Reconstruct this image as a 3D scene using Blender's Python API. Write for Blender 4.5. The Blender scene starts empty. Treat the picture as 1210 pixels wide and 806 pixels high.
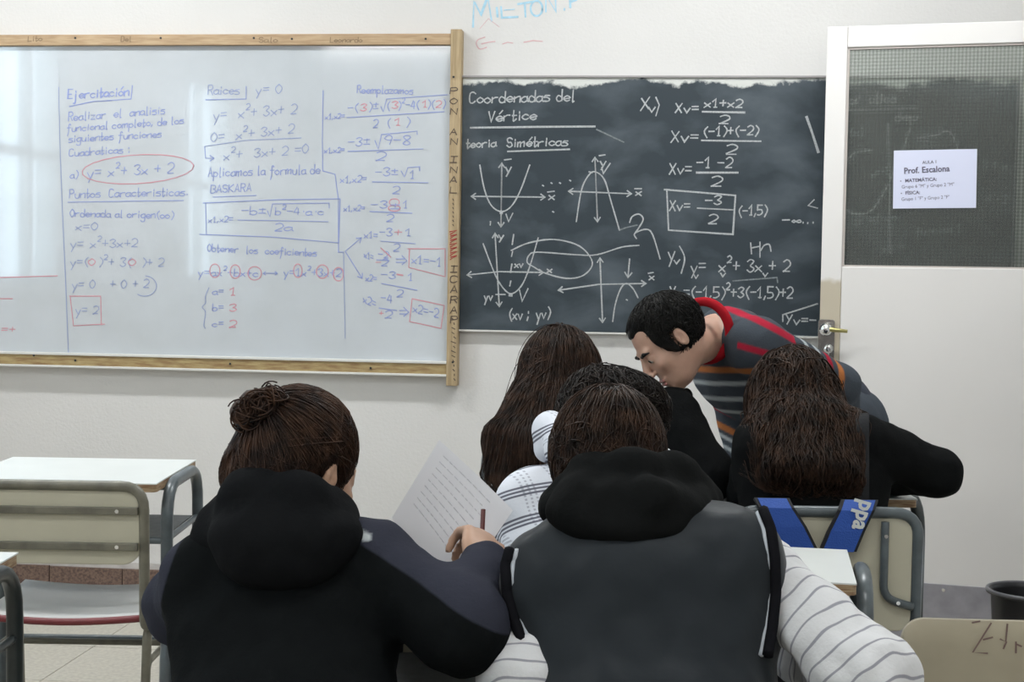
import bpy, math, random
import numpy as np
from mathutils import Vector, Matrix
random.seed(7); rng = np.random.default_rng(7)
S = bpy.context.scene
COL = S.collection
# ------------------------------------------------------------------ camera, world, lights, exposure
H, F = 1.30, 1700.0
HOR, ROLL = 318.0, 0.0155
PITCH = math.atan((403 - HOR) / F)
cam_d = bpy.data.cameras.new('camera'); cam = bpy.data.objects.new('camera', cam_d); COL.objects.link(cam)
cam_d.sensor_width = 36; cam_d.lens = F / 1210 * 36; cam_d.clip_start = 0.05
CM = Matrix.Translation((0, 0, H)) @ Matrix.Rotation(math.pi/2 - PITCH, 4, 'X') @ Matrix.Rotation(ROLL, 4, 'Z')
cam.matrix_world = CM; S.camera = cam
S.view_settings.view_transform = 'Standard'; S.view_settings.look = 'None'
S.view_settings.gamma = 1; S.view_settings.exposure = 0.0; S.view_settings.use_curve_mapping = False
w = bpy.data.worlds.new('overcast_sky'); S.world = w; w.use_nodes = True
w.node_tree.nodes['Background'].inputs[0].default_value = (0.80, 0.91, 1.0, 1)
w.node_tree.nodes['Background'].inputs[1].default_value = 5.5
BACK_LAMPS = 0.5
LAMP_POWER, LAMP_COL = 36.0, (0.95, 0.985, 1.0)
S.cycles.max_bounces = 8; S.cycles.diffuse_bounces = 5; S.cycles.sample_clamp_indirect = 6
# room frame: u runs along the front wall, w goes from it into the room
PSI = math.atan(0.112)
UX = Vector((math.cos(PSI), -math.sin(PSI), 0)); WX = Vector((-math.sin(PSI), -math.cos(PSI), 0)); P0 = Vector((0, 5.475, 0))
def room(u, wv, z): return P0 + UX*u + WX*wv + Vector((0, 0, z))
ROOM = Matrix(((UX.x, -WX.x, 0, P0.x), (UX.y, -WX.y, 0, P0.y), (0, 0, 1, 0), (0, 0, 0, 1)))   # local x=u, local y=-w
UL, UR, WB, CZ = -3.05, 2.03, 8.2, 3.25
def window_light(name, u, w0, w1, z0, z1):      # daylight coming through a real opening
    l = bpy.data.lights.new(name, 'AREA'); l.shape = 'RECTANGLE'; l.size = abs(w1-w0); l.size_y = z1-z0
    l.cycles.is_portal = True
    o = bpy.data.objects.new(name, l); COL.objects.link(o)
    o.matrix_world = Matrix.Translation(room(u, (w0+w1)/2, (z0+z1)/2)) @ Matrix(((0, 0, -UX.x), (0, 0, 0), (0, 0, 0))).to_4x4() if False else \
        Matrix.Translation(room(u, (w0+w1)/2, (z0+z1)/2)) @ Vector(UX).to_track_quat('-Z', 'Y').to_matrix().to_4x4()
WINS = [(1.75, 3.0), (5.2, 6.4)]
WZ0, WZ1 = 1.15, 2.75
for i, (a, b) in enumerate(WINS): window_light('daylight', UL-0.12, a, b, WZ0, WZ1)
# ------------------------------------------------------------------ pixel helpers (a pixel's ray meets a depth or a plane)
def ray(px, py):
    v = Vector(((px-605)/F, -(py-403)/F, -1)); return (CM.to_3x3() @ v)
def P(px, py, d):
    r = ray(px, py); return np.array(Vector((0, 0, H)) + r*(d/r.y))
def hit(px, py, q, n):
    r = ray(px, py); t = (q - Vector((0, 0, H))).dot(n)/r.dot(n); return Vector((0, 0, H)) + r*t
# ------------------------------------------------------------------ materials
MATS = {}
def nd(nt, t, **k):
    n = nt.nodes.new(t)
    for a, b in k.items():
        if a.startswith('i_'): n.inputs[int(a[2:])].default_value = b
        else: setattr(n, a, b)
    return n
def mat(name, col, rough=0.6, spec=0.5, metal=0, var=0.0, vscale=8, bump=0, bscale=60, col2=None, sheen=0, coat=0, stretch=(1, 1, 1)):
    if name in MATS: return MATS[name]
    m = bpy.data.materials.new(name); m.use_nodes = True; nt = m.node_tree
    b = nt.nodes['Principled BSDF']
    b.inputs['Base Color'].default_value = (*col, 1); b.inputs['Roughness'].default_value = rough
    b.inputs['Specular IOR Level'].default_value = spec; b.inputs['Metallic'].default_value = metal
    b.inputs['Sheen Weight'].default_value = sheen; b.inputs['Coat Weight'].default_value = coat
    tc = nd(nt, 'ShaderNodeTexCoord'); mp = nd(nt, 'ShaderNodeMapping'); mp.inputs[3].default_value = stretch
    nt.links.new(tc.outputs['Object'], mp.inputs[0])
    if var or col2:
        n = nd(nt, 'ShaderNodeTexNoise'); n.inputs['Scale'].default_value = vscale; n.inputs['Detail'].default_value = 6
        nt.links.new(mp.outputs[0], n.inputs['Vector'])
        r = nd(nt, 'ShaderNodeValToRGB'); r.color_ramp.elements[0].position = 0.35; r.color_ramp.elements[1].position = 0.65
        c2 = col2 or tuple(c*(1-var) for c in col)
        r.color_ramp.elements[0].color = (*c2, 1); r.color_ramp.elements[1].color = (*col, 1)
        nt.links.new(n.outputs[0], r.inputs[0]); nt.links.new(r.outputs[0], b.inputs['Base Color'])
    if bump:
        n = nd(nt, 'ShaderNodeTexNoise'); n.inputs['Scale'].default_value = bscale; n.inputs['Detail'].default_value = 4
        nt.links.new(mp.outputs[0], n.inputs['Vector'])
        bp = nd(nt, 'ShaderNodeBump'); bp.inputs['Strength'].default_value = bump; bp.inputs['Distance'].default_value = 0.004
        nt.links.new(n.outputs[0], bp.inputs['Height']); nt.links.new(bp.outputs[0], b.inputs['Normal'])
    MATS[name] = m; return m
def emis(name, col, s):
    m = bpy.data.materials.new(name); m.use_nodes = True; b = m.node_tree.nodes['Principled BSDF']
    b.inputs['Emission Color'].default_value = (*col, 1); b.inputs['Emission Strength'].default_value = s; MATS[name] = m; return m
def blend(m, mask_builder, col):    # mix another own colour over the base colour by a mask
    nt = m.node_tree; b = nt.nodes['Principled BSDF']; mx = nd(nt, 'ShaderNodeMix', data_type='RGBA')
    s = b.inputs['Base Color']
    if s.links: nt.links.new(s.links[0].from_socket, mx.inputs['A'])
    else: mx.inputs['A'].default_value = s.default_value
    mx.inputs['B'].default_value = (*col, 1)
    nt.links.new(mask_builder(nt), mx.inputs['Factor']); nt.links.new(mx.outputs['Result'], b.inputs['Base Color']); return m
def mth(nt, op, a, b=None, clamp=False):
    n = nd(nt, 'ShaderNodeMath', operation=op, use_clamp=clamp)
    for i, v in enumerate((a, b)):
        if v is None: continue
        if isinstance(v, (int, float)): n.inputs[i].default_value = v
        else: nt.links.new(v, n.inputs[i])
    return n.outputs[0]
def attr(nt, name): return nd(nt, 'ShaderNodeAttribute', attribute_name=name).outputs['Fac']
# ------------------------------------------------------------------ object helpers
def link(o, parent=None):
    COL.objects.link(o)
    if parent is not None: o.parent = parent
    return o
def tag(o, label=None, cat=None, group=None, kind=None):
    if label: o['label'] = label
    if cat: o['category'] = cat
    if group: o['group'] = group
    if kind: o['kind'] = kind
    return o
def empty(name, loc, label=None, cat=None, group=None, rz=0):
    o = bpy.data.objects.new(name, None); o.location = loc; o.rotation_euler.z = rz; o.empty_display_size = 0.1
    COL.objects.link(o); bpy.context.view_layer.update(); return tag(o, label, cat, group)
def mesh_obj(name, verts, faces, m, parent=None, smooth=False, world=False):
    me = bpy.data.meshes.new(name); me.from_pydata([tuple(v) for v in verts], [], faces); me.update()
    if smooth: me.polygons.foreach_set('use_smooth', [True]*len(me.polygons))
    if m: me.materials.append(m)
    o = bpy.data.objects.new(name, me); link(o, parent)
    return o
class MB:
    def __init__(s): s.v = []; s.f = []; s.M = Matrix.Identity(4)
    def add(s, vs, fs):
        n = len(s.v); s.v += [s.M @ Vector(v) for v in vs]; s.f += [[i+n for i in f] for f in fs]; return s
    def box(s, x0, y0, z0, x1, y1, z1):
        return s.add([(x0,y0,z0),(x1,y0,z0),(x1,y1,z0),(x0,y1,z0),(x0,y0,z1),(x1,y0,z1),(x1,y1,z1),(x0,y1,z1)],
                     [(0,3,2,1),(4,5,6,7),(0,1,5,4),(1,2,6,5),(2,3,7,6),(3,0,4,7)])
    def rbox(s, x0, y0, z0, x1, y1, z1, r, axis='z', seg=5, b=0.0):      # box with rounded corners round one axis
        def pt(a, bb, c): return {'z': (a, bb, c), 'y': (a, c, bb), 'x': (c, a, bb)}[axis]
        A = {'z': (x0, x1, y0, y1, z0, z1), 'y': (x0, x1, z0, z1, y0, y1), 'x': (y0, y1, z0, z1, x0, x1)}[axis]
        a0, a1, b0, b1, c0, c1 = A; ring = []
        for cx, cy, st in ((a1-r, b1-r, 0), (a0+r, b1-r, 1), (a0+r, b0+r, 2), (a1-r, b0+r, 3)):
            for k in range(seg+1):
                t = (st + k/seg)*math.pi/2; ring.append((cx, cy, math.cos(t), math.sin(t)))
        n = len(ring); lv = [(c0, r-b), (c0+b, r), (c1-b, r), (c1, r-b)] if b else [(c0, r), (c1, r)]
        vs = [pt(cx+ca*rr, cy+sa*rr, c) for c, rr in lv for cx, cy, ca, sa in ring]; fs = []
        for L in range(len(lv)-1):
            for k in range(n): fs.append((L*n+k, L*n+(k+1) % n, (L+1)*n+(k+1) % n, (L+1)*n+k))
        fs += [tuple(range(n-1, -1, -1)), tuple(range((len(lv)-1)*n, len(lv)*n))]
        return s.add(vs, fs)
    def tube(s, pts, r, seg=10, bend=0.0, closed=False):
        pts = [Vector(p) for p in pts]
        if bend and len(pts) > 2:
            out = [pts[0]]
            for i in range(1, len(pts)-1):
                a, p, c = pts[i-1], pts[i], pts[i+1]; k = min(bend, (a-p).length*.49, (c-p).length*.49)
                q0 = p+(a-p).normalized()*k; q1 = p+(c-p).normalized()*k
                for j in range(7):
                    t = j/6; out.append(q0*(1-t)**2 + p*2*t*(1-t) + q1*t*t)
            pts = out+[pts[-1]]
        n = len(pts); vs = []; nrm = None
        for i, p in enumerate(pts):
            if closed: d = (pts[(i+1) % n]-pts[i-1]).normalized()
            else: d = (pts[min(i+1, n-1)]-pts[max(i-1, 0)]).normalized()
            if nrm is None: nrm = d.orthogonal().normalized()
            nrm = (nrm - d*nrm.dot(d)).normalized(); bn = d.cross(nrm)
            rr = r[i] if isinstance(r, (list, tuple)) else r
            for k in range(seg):
                t = 2*math.pi*k/seg; vs.append(p + nrm*math.cos(t)*rr + bn*math.sin(t)*rr)
        fs = [(i*seg+k, i*seg+(k+1) % seg, ((i+1) % n)*seg+(k+1) % seg, ((i+1) % n)*seg+k) for i in range(n if closed else n-1) for k in range(seg)]
        if not closed: fs += [tuple(range(seg-1, -1, -1)), tuple(range((n-1)*seg, n*seg))]
        return s.add(vs, fs)
    def lathe(s, prof, c, seg=16):
        vs = [(c[0]+r*math.cos(2*math.pi*k/seg), c[1]+r*math.sin(2*math.pi*k/seg), c[2]+z) for r, z in prof for k in range(seg)]
        fs = [(i*seg+k, i*seg+(k+1) % seg, (i+1)*seg+(k+1) % seg, (i+1)*seg+k) for i in range(len(prof)-1) for k in range(seg)]
        return s.add(vs, fs)
    def grid(s, fn, nu, nv, th=0.0):
        vs = [fn(i/nu, j/nv) for i in range(nu+1) for j in range(nv+1)]
        fs = [(i*(nv+1)+j, (i+1)*(nv+1)+j, (i+1)*(nv+1)+j+1, i*(nv+1)+j+1) for i in range(nu) for j in range(nv)]
        return s.add(vs, fs)
    def build(s, name, m, parent=None, smooth=False, bevel=0, solid=0, label=None):
        o = mesh_obj(name, s.v, s.f, m, parent, smooth)
        if solid: md = o.modifiers.new('thickness', 'SOLIDIFY'); md.thickness = solid; md.offset = 0
        if bevel: md = o.modifiers.new('bevel', 'BEVEL'); md.width = bevel; md.segments = 2; md.limit_method = 'ANGLE'
        if smooth: md = o.modifiers.new('wn', 'WEIGHTED_NORMAL'); md.keep_sharp = True
        if label: o['label'] = label
        return o
# ------------------------------------------------------------------ material palette
M_wall = mat('wall_paint', (0.68, 0.665, 0.65), 0.55, 0.3, var=0.05, vscale=1.5, bump=0.25, bscale=90)
M_ceil = mat('ceiling_paint', (0.78, 0.78, 0.76), 0.8)
M_wood = mat('pine_wood', (0.50, 0.36, 0.22), 0.6, col2=(0.38, 0.25, 0.14), vscale=9, stretch=(1, 8, 14), bump=0.2)
M_woodv = mat('pine_wood_upright', (0.45, 0.34, 0.20), 0.6, col2=(0.33, 0.24, 0.13), vscale=9, stretch=(14, 8, 1), bump=0.2)
M_oldwood = mat('stained_wood', (0.42, 0.32, 0.15), 0.6, col2=(0.26, 0.16, 0.07), vscale=12, stretch=(1, 8, 8), bump=0.2)
M_nail = mat('nail_head', (0.02, 0.02, 0.02), 0.5)
M_wb = mat('whiteboard_surface', (0.55, 0.585, 0.625), 0.09, 1.0, var=0.07, vscale=3.5, coat=1, col2=(0.51, 0.54, 0.57))
M_trim = mat('white_strip', (0.66, 0.65, 0.62), 0.5)
M_bb = mat('slate_board', (0.030, 0.042, 0.052), 0.55, 0.35, bump=0.1)
M_door = mat('door_paint', (0.76, 0.735, 0.715), 0.42, 0.4, var=0.03, vscale=2)
M_lam = mat('white_laminate', (0.70, 0.72, 0.70), 0.32, 0.5, var=0.05, vscale=6)
M_ply = mat('plywood_edge', (0.22, 0.12, 0.06), 0.6, col2=(0.40, 0.30, 0.18), vscale=25, stretch=(1, 1, 12))
M_steel = mat('grey_painted_steel', (0.10, 0.12, 0.13), 0.3, 0.5, var=0.3, vscale=30)
M_dsteel = mat('dark_painted_steel', (0.025, 0.032, 0.032), 0.32, 0.5, var=0.3, vscale=30)
M_olive = mat('olive_painted_steel', (0.18, 0.17, 0.13), 0.38, 0.5, var=0.4, vscale=22)
M_cream = mat('cream_painted_plywood', (0.50, 0.475, 0.37), 0.45, 0.4, var=0.06, vscale=12)
M_beige = mat('beige_painted_plywood', (0.36, 0.32, 0.235), 0.5, 0.4, var=0.1, vscale=10)
M_red = mat('dark_red_edge', (0.16, 0.02, 0.025), 0.4)
M_seat = mat('pale_seat_laminate', (0.56, 0.56, 0.55), 0.35, var=0.06, vscale=9)
M_chrome = mat('chrome', (0.8, 0.8, 0.8), 0.12, metal=1)
M_shelf = mat('grey_wire_shelf', (0.10, 0.11, 0.11), 0.5, var=0.3, vscale=40)
M_terr = mat('terrazzo_brown', (0.20, 0.13, 0.10), 0.5, col2=(0.09, 0.055, 0.045), vscale=120)
M_floor = mat('terrazzo_beige', (0.50, 0.47, 0.40), 0.40, col2=(0.40, 0.37, 0.32), vscale=70)
M_grout = mat('grout', (0.24, 0.22, 0.20), 0.8)
M_plaster = mat('chipped_plaster', (0.58, 0.55, 0.53), 0.8, var=0.2, vscale=20)
M_kick = mat('kick_plate_steel', (0.42, 0.41, 0.45), 0.35, 0.5, metal=0.4, var=0.2, vscale=14)
M_blackp = mat('black_plastic', (0.015, 0.015, 0.017), 0.4)
M_paper = mat('white_paper', (0.76, 0.77, 0.84), 0.7)
M_print = mat('printed_ink', (0.10, 0.09, 0.14), 0.7)
# ------------------------------------------------------------------ the room shell
def rbx(name, m, parts, kind='structure', parent=None):
    mb = MB(); mb.M = ROOM
    for (u0, w0, z0, u1, w1, z1) in parts: mb.box(u0, -w1, z0, u1, -w0, z1)
    o = mb.build(name, m, parent)
    if kind and parent is None: o['kind'] = kind
    return o
T = 0.2
rbx('wall_front', M_wall, [(UL-T, -T, 0, UR+T, 0, CZ)])
rbx('wall_back', M_wall, [(UL-T, WB, 0, UR+T, WB+T, CZ)])
DW0, DW1, DH = 0.36, 1.24, 2.22
rbx('wall_right', M_wall, [(UR, 0, 0, UR+T, DW0, CZ), (UR, DW1, 0, UR+T, WB, CZ), (UR, DW0, DH, UR+T, DW1, CZ)])
lw = [(UL-T, 0, 0, UL, WB, WZ0), (UL-T, 0, WZ1, UL, WB, CZ)]; e = 0
for a, b in WINS: lw.append((UL-T, e, WZ0, UL, a, WZ1)); e = b
lw.append((UL-T, e, WZ0, UL, WB, WZ1)); rbx('wall_left', M_wall, lw)
rbx('ceiling', M_ceil, [(UL-T, -T, CZ, UR+T, WB+T, CZ+0.1)])
rbx('corridor_wall', M_wall, [(UR+1.6, -0.5, 0, UR+1.7, 3.0, CZ), (UR+T, -0.5, CZ-0.35, UR+1.7, 3.0, CZ-0.25), (UR+T, -0.6, 0, UR+1.7, -0.5, CZ), (UR+T, 3.0, 0, UR+1.7, 3.1, CZ)])
fl = rbx('floor', M_grout, [(UL-T, -T, -0.1, UR+1.7, WB+T, -0.004)])
mb = MB(); mb.box(0.0015, 0.0015, -0.004, 0.3985, 0.3985, 0.0); tile_me = None
for i in range(12):
    for j in range(12):
        u0 = UL + 0.4*i + 0.13; w1 = 0.012 + 0.4*(j+1)
        if u0 > UR-0.35: continue
        if tile_me is None:
            o = mb.build('tile', M_floor, fl); tile_me = o.data
        else: o = link(bpy.data.objects.new('tile', tile_me), fl)
        o.matrix_world = ROOM @ Matrix.Translation((u0, -w1, 0))
rest = MB(); rest.M = ROOM; rest.box(UL, -WB, -0.004, UR+1.6, -4.82, 0.0); rest.box(UL, -4.81, -0.004, UL+0.128, 0, 0); rest.box(UL+0.131+4.4+0.4, -4.81, -0.004, UR+1.6, 0, 0)
rest.build('paving', M_floor, fl)['kind'] = 'stuff'
# skirting of terrazzo tiles, chipped along the top
sk = rbx('baseboard_front', M_plaster, [(UL, 0, 0, UR, 0.012, 0.118)])
t_me = None; k = 0; u = UL+0.02
while u < 1.0:
    if t_me is None:
        mb = MB(); mb.box(0.0015, -0.012, 0.001, 0.2985, 0, 0.094); o = mb.build('tile', M_terr, sk, bevel=0.002); t_me = o.data
    else: o = link(bpy.data.objects.new('tile', t_me), sk)
    o.matrix_world = ROOM @ Matrix.Translation((u, -0.012, 0)) @ Matrix.Rotation(random.uniform(-.01, .01), 4, 'Y'); u += 0.3; k += 1
rbx('baseboard_left', M_terr, [(UL, 0.03, 0, UL+0.02, WB, 0.1)])
# windows in the left wall
M_frame = mat('window_paint', (0.6, 0.6, 0.58), 0.5)
def glass_mat():
    m = bpy.data.materials.new('window_glass'); m.use_nodes = True; nt = m.node_tree; nt.nodes.remove(nt.nodes['Principled BSDF'])
    t = nd(nt, 'ShaderNodeBsdfTransparent'); t.inputs[0].default_value = (0.9, 0.95, 0.97, 1); g = nd(nt, 'ShaderNodeBsdfGlossy'); g.inputs['Roughness'].default_value = 0.02
    x = nd(nt, 'ShaderNodeMixShader'); x.inputs[0].default_value = 0.05
    nt.links.new(t.outputs[0], x.inputs[1]); nt.links.new(g.outputs[0], x.inputs[2]); nt.links.new(x.outputs[0], nt.nodes['Material Output'].inputs[0]); return m
M_glass = glass_mat()
for i, (a, b) in enumerate(WINS):
    nm = 'window_%d' % (i+1); n = 3; parts = [(UL-0.10, a, WZ0, UL-0.04, b, WZ0+0.06), (UL-0.10, a, WZ1-0.06, UL-0.04, b, WZ1), (UL-0.10, a, 1.9, UL-0.04, b, 1.95)]
    for k in range(n+1):
        c = a+(b-a)*k/n; c = min(max(c, a+0.03), b-0.03); parts.append((UL-0.10, c-0.03, WZ0, UL-0.04, c+0.03, WZ1))
    fr = rbx(nm, M_frame, parts)
    for k in range(n):
        rbx('pane', M_glass, [(UL-0.073, a+(b-a)*k/n+0.03, WZ0+0.05, UL-0.069, a+(b-a)*(k+1)/n-0.03, WZ1-0.05)], None, fr)
# ceiling lamps: twin tube fixtures
M_tube = emis('fluorescent_tube', (1.0, 0.97, 0.92), 9.0)
LAMPS = [(-1.7, 1.25), (0.9, 1.25), (-1.7, 3.9), (0.9, 3.9), (-1.7, 6.4), (0.9, 6.4)]
LN = ['nearest the left end of the front wall', 'nearest the door', 'above the middle left desks', 'above the middle right desks', 'at the back left', 'at the back right']
for (u, wv), ln in zip(LAMPS, LN):
    c = room(u, wv, CZ); r = empty('ceiling_lamp', c, 'twin tube ceiling lamp '+ln, 'lamp', 'ceiling lamps'); r.rotation_euler.z = -PSI
    mb = MB(); mb.rbox(-0.65, -0.11, -0.07, 0.65, 0.11, 0, 0.02); mb.build('housing', M_frame, r)
    for s in (-0.05, 0.05):
        mb = MB(); mb.tube([(-0.6, s, -0.09), (0.6, s, -0.09)], 0.016); mb.build('tube', M_tube, r, True)
    l = bpy.data.lights.new('lamp_light', 'AREA'); l.shape = 'RECTANGLE'; l.size = 1.2; l.size_y = 0.16; l.energy = LAMP_POWER*(1 if wv < 2 else BACK_LAMPS); l.color = LAMP_COL
    o = link(bpy.data.objects.new('lamp_light', l), r); o.location = (0, 0, -0.115)
# ------------------------------------------------------------------ handwriting: a single stroke alphabet
G = {
'a':'!~48 29 06 02 20 43|!49 42 50','b':'09 03|~05 26 45 44 33 13 04','c':'!~47 29 06 03 20 42','d':'49 43|~45 26 16 05 04 13 33 44',
'e':'!~04 45 47 29 06 03 20 42','f':'~48 39 28 23 10|06 46','g':'~46 26 05 04 23 44|~46 41 30 10 01','h':'09 03|~05 26 46 43','i':'16 13|18 17',
'j':'~26 21 10 00|28 27','k':'09 03|46 05 43','l':'~19 13 23','m':'06 03|~05 16 26 23|~25 46 56 53','n':'06 03|~05 26 46 43','ñ':'06 03|~05 26 46 43|~08 19 28 39',
'o':'~26 05 04 23 44 45 26','p':'06 00|~05 26 45 44 23 04','q':'46 40|~46 16 05 04 13 43','r':'06 03|~05 26 46','s':'~46 26 16 05 25 44 33 03','t':'~19 13 23 34|06 36',
'u':'~06 04 13 33 45|46 43','v':'06 23 46','w':'06 13 25 33 46','x':'06 43|46 03','y':'06 23|46 10','z':'06 46 03 43','ó':'~26 05 04 23 44 45 26|27 49','é':'!~04 45 47 29 06 03 20 42|27 49',
'A':'03 29 43|15 35','B':'03 09|~09 39 47 26|~26 45 44 23 03','C':'~48 29 08 04 23 44','D':'09 03|~09 39 47 45 33 03','E':'49 09 03 43|06 36','H':'09 03|49 43|06 46',
'I':'29 23|09 49|03 43','K':'09 03|49 06 43','L':'09 03 43','M':'03 09 25 49 43','N':'03 09 43 49','O':'~29 07 05 23 45 47 29','P':'03 09|~09 39 47 26 06','R':'03 09|~09 39 47 26 06|26 43',
'S':'~48 29 08 16 36 44 23 04','T':'09 49|29 23','V':'09 23 49','X':'09 43|49 03','Y':'09 26|49 13','U':'~09 04 23 44 49',
'0':'~29 07 05 23 45 47 29','1':'07 29 23|13 33','2':'~08 29 48 46 03|03 43','3':'~08 29 48 26|~26 45 44 23 04','4':'29 05 45|38 33','5':'49 09 06|~06 36 45 44 23 03','6':'~39 06 04 23 44 25 05','8':'~26 08 29 48 26 04 23 44 26','9':'~46 26 07 29 48 46 33',
'+':'28 24|06 46','-':'06 46','=':'07 47|05 45','(':'~39 17 15 32','{':'~49 38 37 06 35 33 42',')':'~19 37 35 12',',':'14 02','.':'13 14','·':'25 26','±':'28 25|07 47|04 44','∞':'~05 16 25 44 55 46 25 14 05',
':':'13 14|16 17',';':'14 02|16 17','/':'03 49','<':'48 05 42','*':'25 26','!':'19 15|13 14',' ':'','^':'08 29 48'}
ADV = {'m': .85, 'i': .4, 'l': .45, 't': .5, ',': .35, '.': .35, '(': .5, ')': .5, ' ': .45, '·': .5, '1': .6, 'M': .8}
def catmull(p, n=4):
    if len(p) < 3: return p
    q = [p[0]]+p+[p[-1]]; out = []
    for i in range(1, len(q)-2):
        a, b, c, d = q[i-1], q[i], q[i+1], q[i+2]
        for k in range(n):
            t = k/n; out.append(tuple(0.5*((2*b[j])+(-a[j]+c[j])*t+(2*a[j]-5*b[j]+4*c[j]-d[j])*t*t+(-a[j]+3*b[j]-3*c[j]+d[j])*t**3) for j in (0, 1)))
    return out+[p[-1]]
class Ink:      # strokes in picture coordinates, laid on a plane of the board
    def __init__(s, q, n, up=Vector((0, 0, 1)), lift=0.0012, width=0.0034):
        s.q = q; s.n = n; s.lift = lift; s.w = width; s.mb = {}
    def stroke(s, pts, key='a', wd=None, smooth=False):
        if smooth: pts = catmull([tuple(p) for p in pts], 5)
        pts = [p for i, p in enumerate(pts) if i == 0 or abs(p[0]-pts[i-1][0])+abs(p[1]-pts[i-1][1]) > 0.05]
        if len(pts) < 2: return
        s.lift += 2e-7
        w3 = [hit(x, y, s.q, s.n)+s.n*s.lift for x, y in pts]; v = []; hw = (wd or s.w)/2
        for i, p in enumerate(w3):
            a = (p-w3[i-1]).normalized() if i else (w3[1]-p).normalized(); b = (w3[i+1]-p).normalized() if i < len(w3)-1 else a
            d = a+b; d = d.normalized() if d.length > 0.3 else a
            sd = s.n.cross(d); k = hw*random.uniform(.8, 1.15)/max(0.55, abs(s.n.cross(a).dot(sd)))
            if i == 0: p = p-d*hw*.6
            if i == len(w3)-1: p = p+d*hw*.6
            v += [p-sd*k, p+sd*k]
        s.mb.setdefault(key, MB()).add(v, [(2*i, 2*i+2, 2*i+3, 2*i+1) for i in range(len(w3)-1)])
    def text(s, t, x0, y0, x1, y1, h, key='a', wd=None):
        tot = sum(ADV.get(c, .66) for c in t); X = 0; dx = (x1-x0)/max(tot-0.14, .3); dy = (y1-y0)/max(tot-0.14, .3)
        for c in t:
            g = c
            sc = 1.0; off = 0
            if c == '²': g = '2'; sc = .6; off = .75
            for st in (G.get(g, '').split('|') if G.get(g, '') else []):
                lo = st.startswith('!'); st = st.strip('!'); sm = st.startswith('~'); pr = [(int(a[0])/8.0*sc, (int(a[1])/18.0 if lo else (int(a[1])-3)/6.0)*sc+off) for a in st.strip('~').split()]
                jx, jy = random.uniform(-.02, .02), random.uniform(-.04, .04)
                pr = [(X+(px+jx+0.06*py), py+jy+random.uniform(-.012, .012)) for px, py in pr]
                if sm: pr = catmull(pr)
                s.stroke([(x0+px*dx, y0+px*dy-py*h) for px, py in pr], key, wd)
            X += ADV.get(c, .66)*(0.7 if c == '²' else 1)
    def arrow(s, a, b, key='a', hd=5):
        s.stroke([a, b], key); L = math.hypot(b[0]-a[0], b[1]-a[1]); dx, dy = (b[0]-a[0])/L*hd, (b[1]-a[1])/L*hd
        s.stroke([(b[0]-dx-dy*.7, b[1]-dy+dx*.7), b, (b[0]-dx+dy*.7, b[1]-dy-dx*.7)], key)
    def oval(s, cx, cy, rx, ry, key='a', tilt=0, a0=0, a1=6.5):
        s.stroke([(cx+rx*math.cos(a0+(a1-a0)*i/24)-math.sin(tilt)*ry*math.sin(a0+(a1-a0)*i/24), cy+ry*math.sin(a0+(a1-a0)*i/24)+math.sin(tilt)*rx*math.cos(a0+(a1-a0)*i/24)) for i in range(25)], key)
    def done(s, names, parent):
        for k, (nm, m, lb) in names.items():
            if k in s.mb:
                o = s.mb[k].build(nm, m, parent); o.matrix_parent_inverse = parent.matrix_world.inverted()
                o['kind'] = 'stuff'
                if lb: o['label'] = lb
# ------------------------------------------------------------------ whiteboard
NW = WX.copy()
QW = room(0, 0.055, 0)
def bpt(px, py, q): p = hit(px, py, q, NW); d = p-P0; return d.dot(UX), p.z
uR, zT = bpt(531, 46, QW); _, zB = bpt(531, 437, QW); uR2, _ = bpt(543.5, 200, QW)
WBU0 = -2.62
wbd = empty('whiteboard', room(-1.3, 0.02, zB), 'large whiteboard in a pine frame, covered with blue and red handwritten algebra', 'whiteboard')
def wbox(name, m, u0, w0, z0, u1, w1, z1, parent=wbd, bevel=0.002):
    mb = MB(); mb.M = parent.matrix_world.inverted() @ ROOM; mb.box(u0, -w1, z0, u1, -w0, z1); return mb.build(name, m, parent, bevel=bevel)
_, zTo = bpt(531, 39.4, QW); _, zTi = bpt(531, 52.5, QW); _, zBi = bpt(531, 429.8, QW); _, zBo = bpt(531, 444.2, QW)
uSi, _ = bpt(530, 240, QW); _, zS0 = bpt(535, 456, QW); _, zS1 = bpt(536, 34.5, QW)
wbox('writing_surface', M_wb, WBU0, 0.012, zBi-0.03, uSi+0.01, 0.030, zTi+0.03, bevel=0)
wbox('frame_rail', M_wood, WBU0, 0.003, zTi, uSi, 0.052, zTo)
wbox('frame_rail', M_oldwood, WBU0, 0.003, zBo+0.004, uSi, 0.050, zBi, )['label'] = 'yellowed, stained lower rail'
wbox('metal_lip', M_trim, WBU0, 0.03, zBi-0.002, uSi, 0.056, zBi+0.008)
wbox('metal_lip', M_trim, WBU0, 0.004, zBo-0.004, uSi, 0.058, zBo+0.005)
wbox('frame_stile', M_woodv, uSi, 0.002, zS0, uR2, 0.058, zS1)['label'] = 'right upright scribbled with letters'
wbox('frame_stile', M_woodv, WBU0-0.05, 0.002, zS0, WBU0, 0.058, zS1)
q = room(0, 0.053, 0); mbn = [(89, 45), (300, 45), (503, 46), (89, 426), (272, 430), (40, 420), (438, 435), (345, 46), (190, 45)]
for px, py in mbn + [(536, 91), (535, 428)]:
    p = hit(px, py, room(0, 0.058 if px > 530 else 0.052, 0), NW); mb = MB(); mb.M = wbd.matrix_world.inverted()
    mb.tube([p, p+NW*0.002], 0.0045, 8); mb.build('nail', M_nail, wbd)
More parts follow.
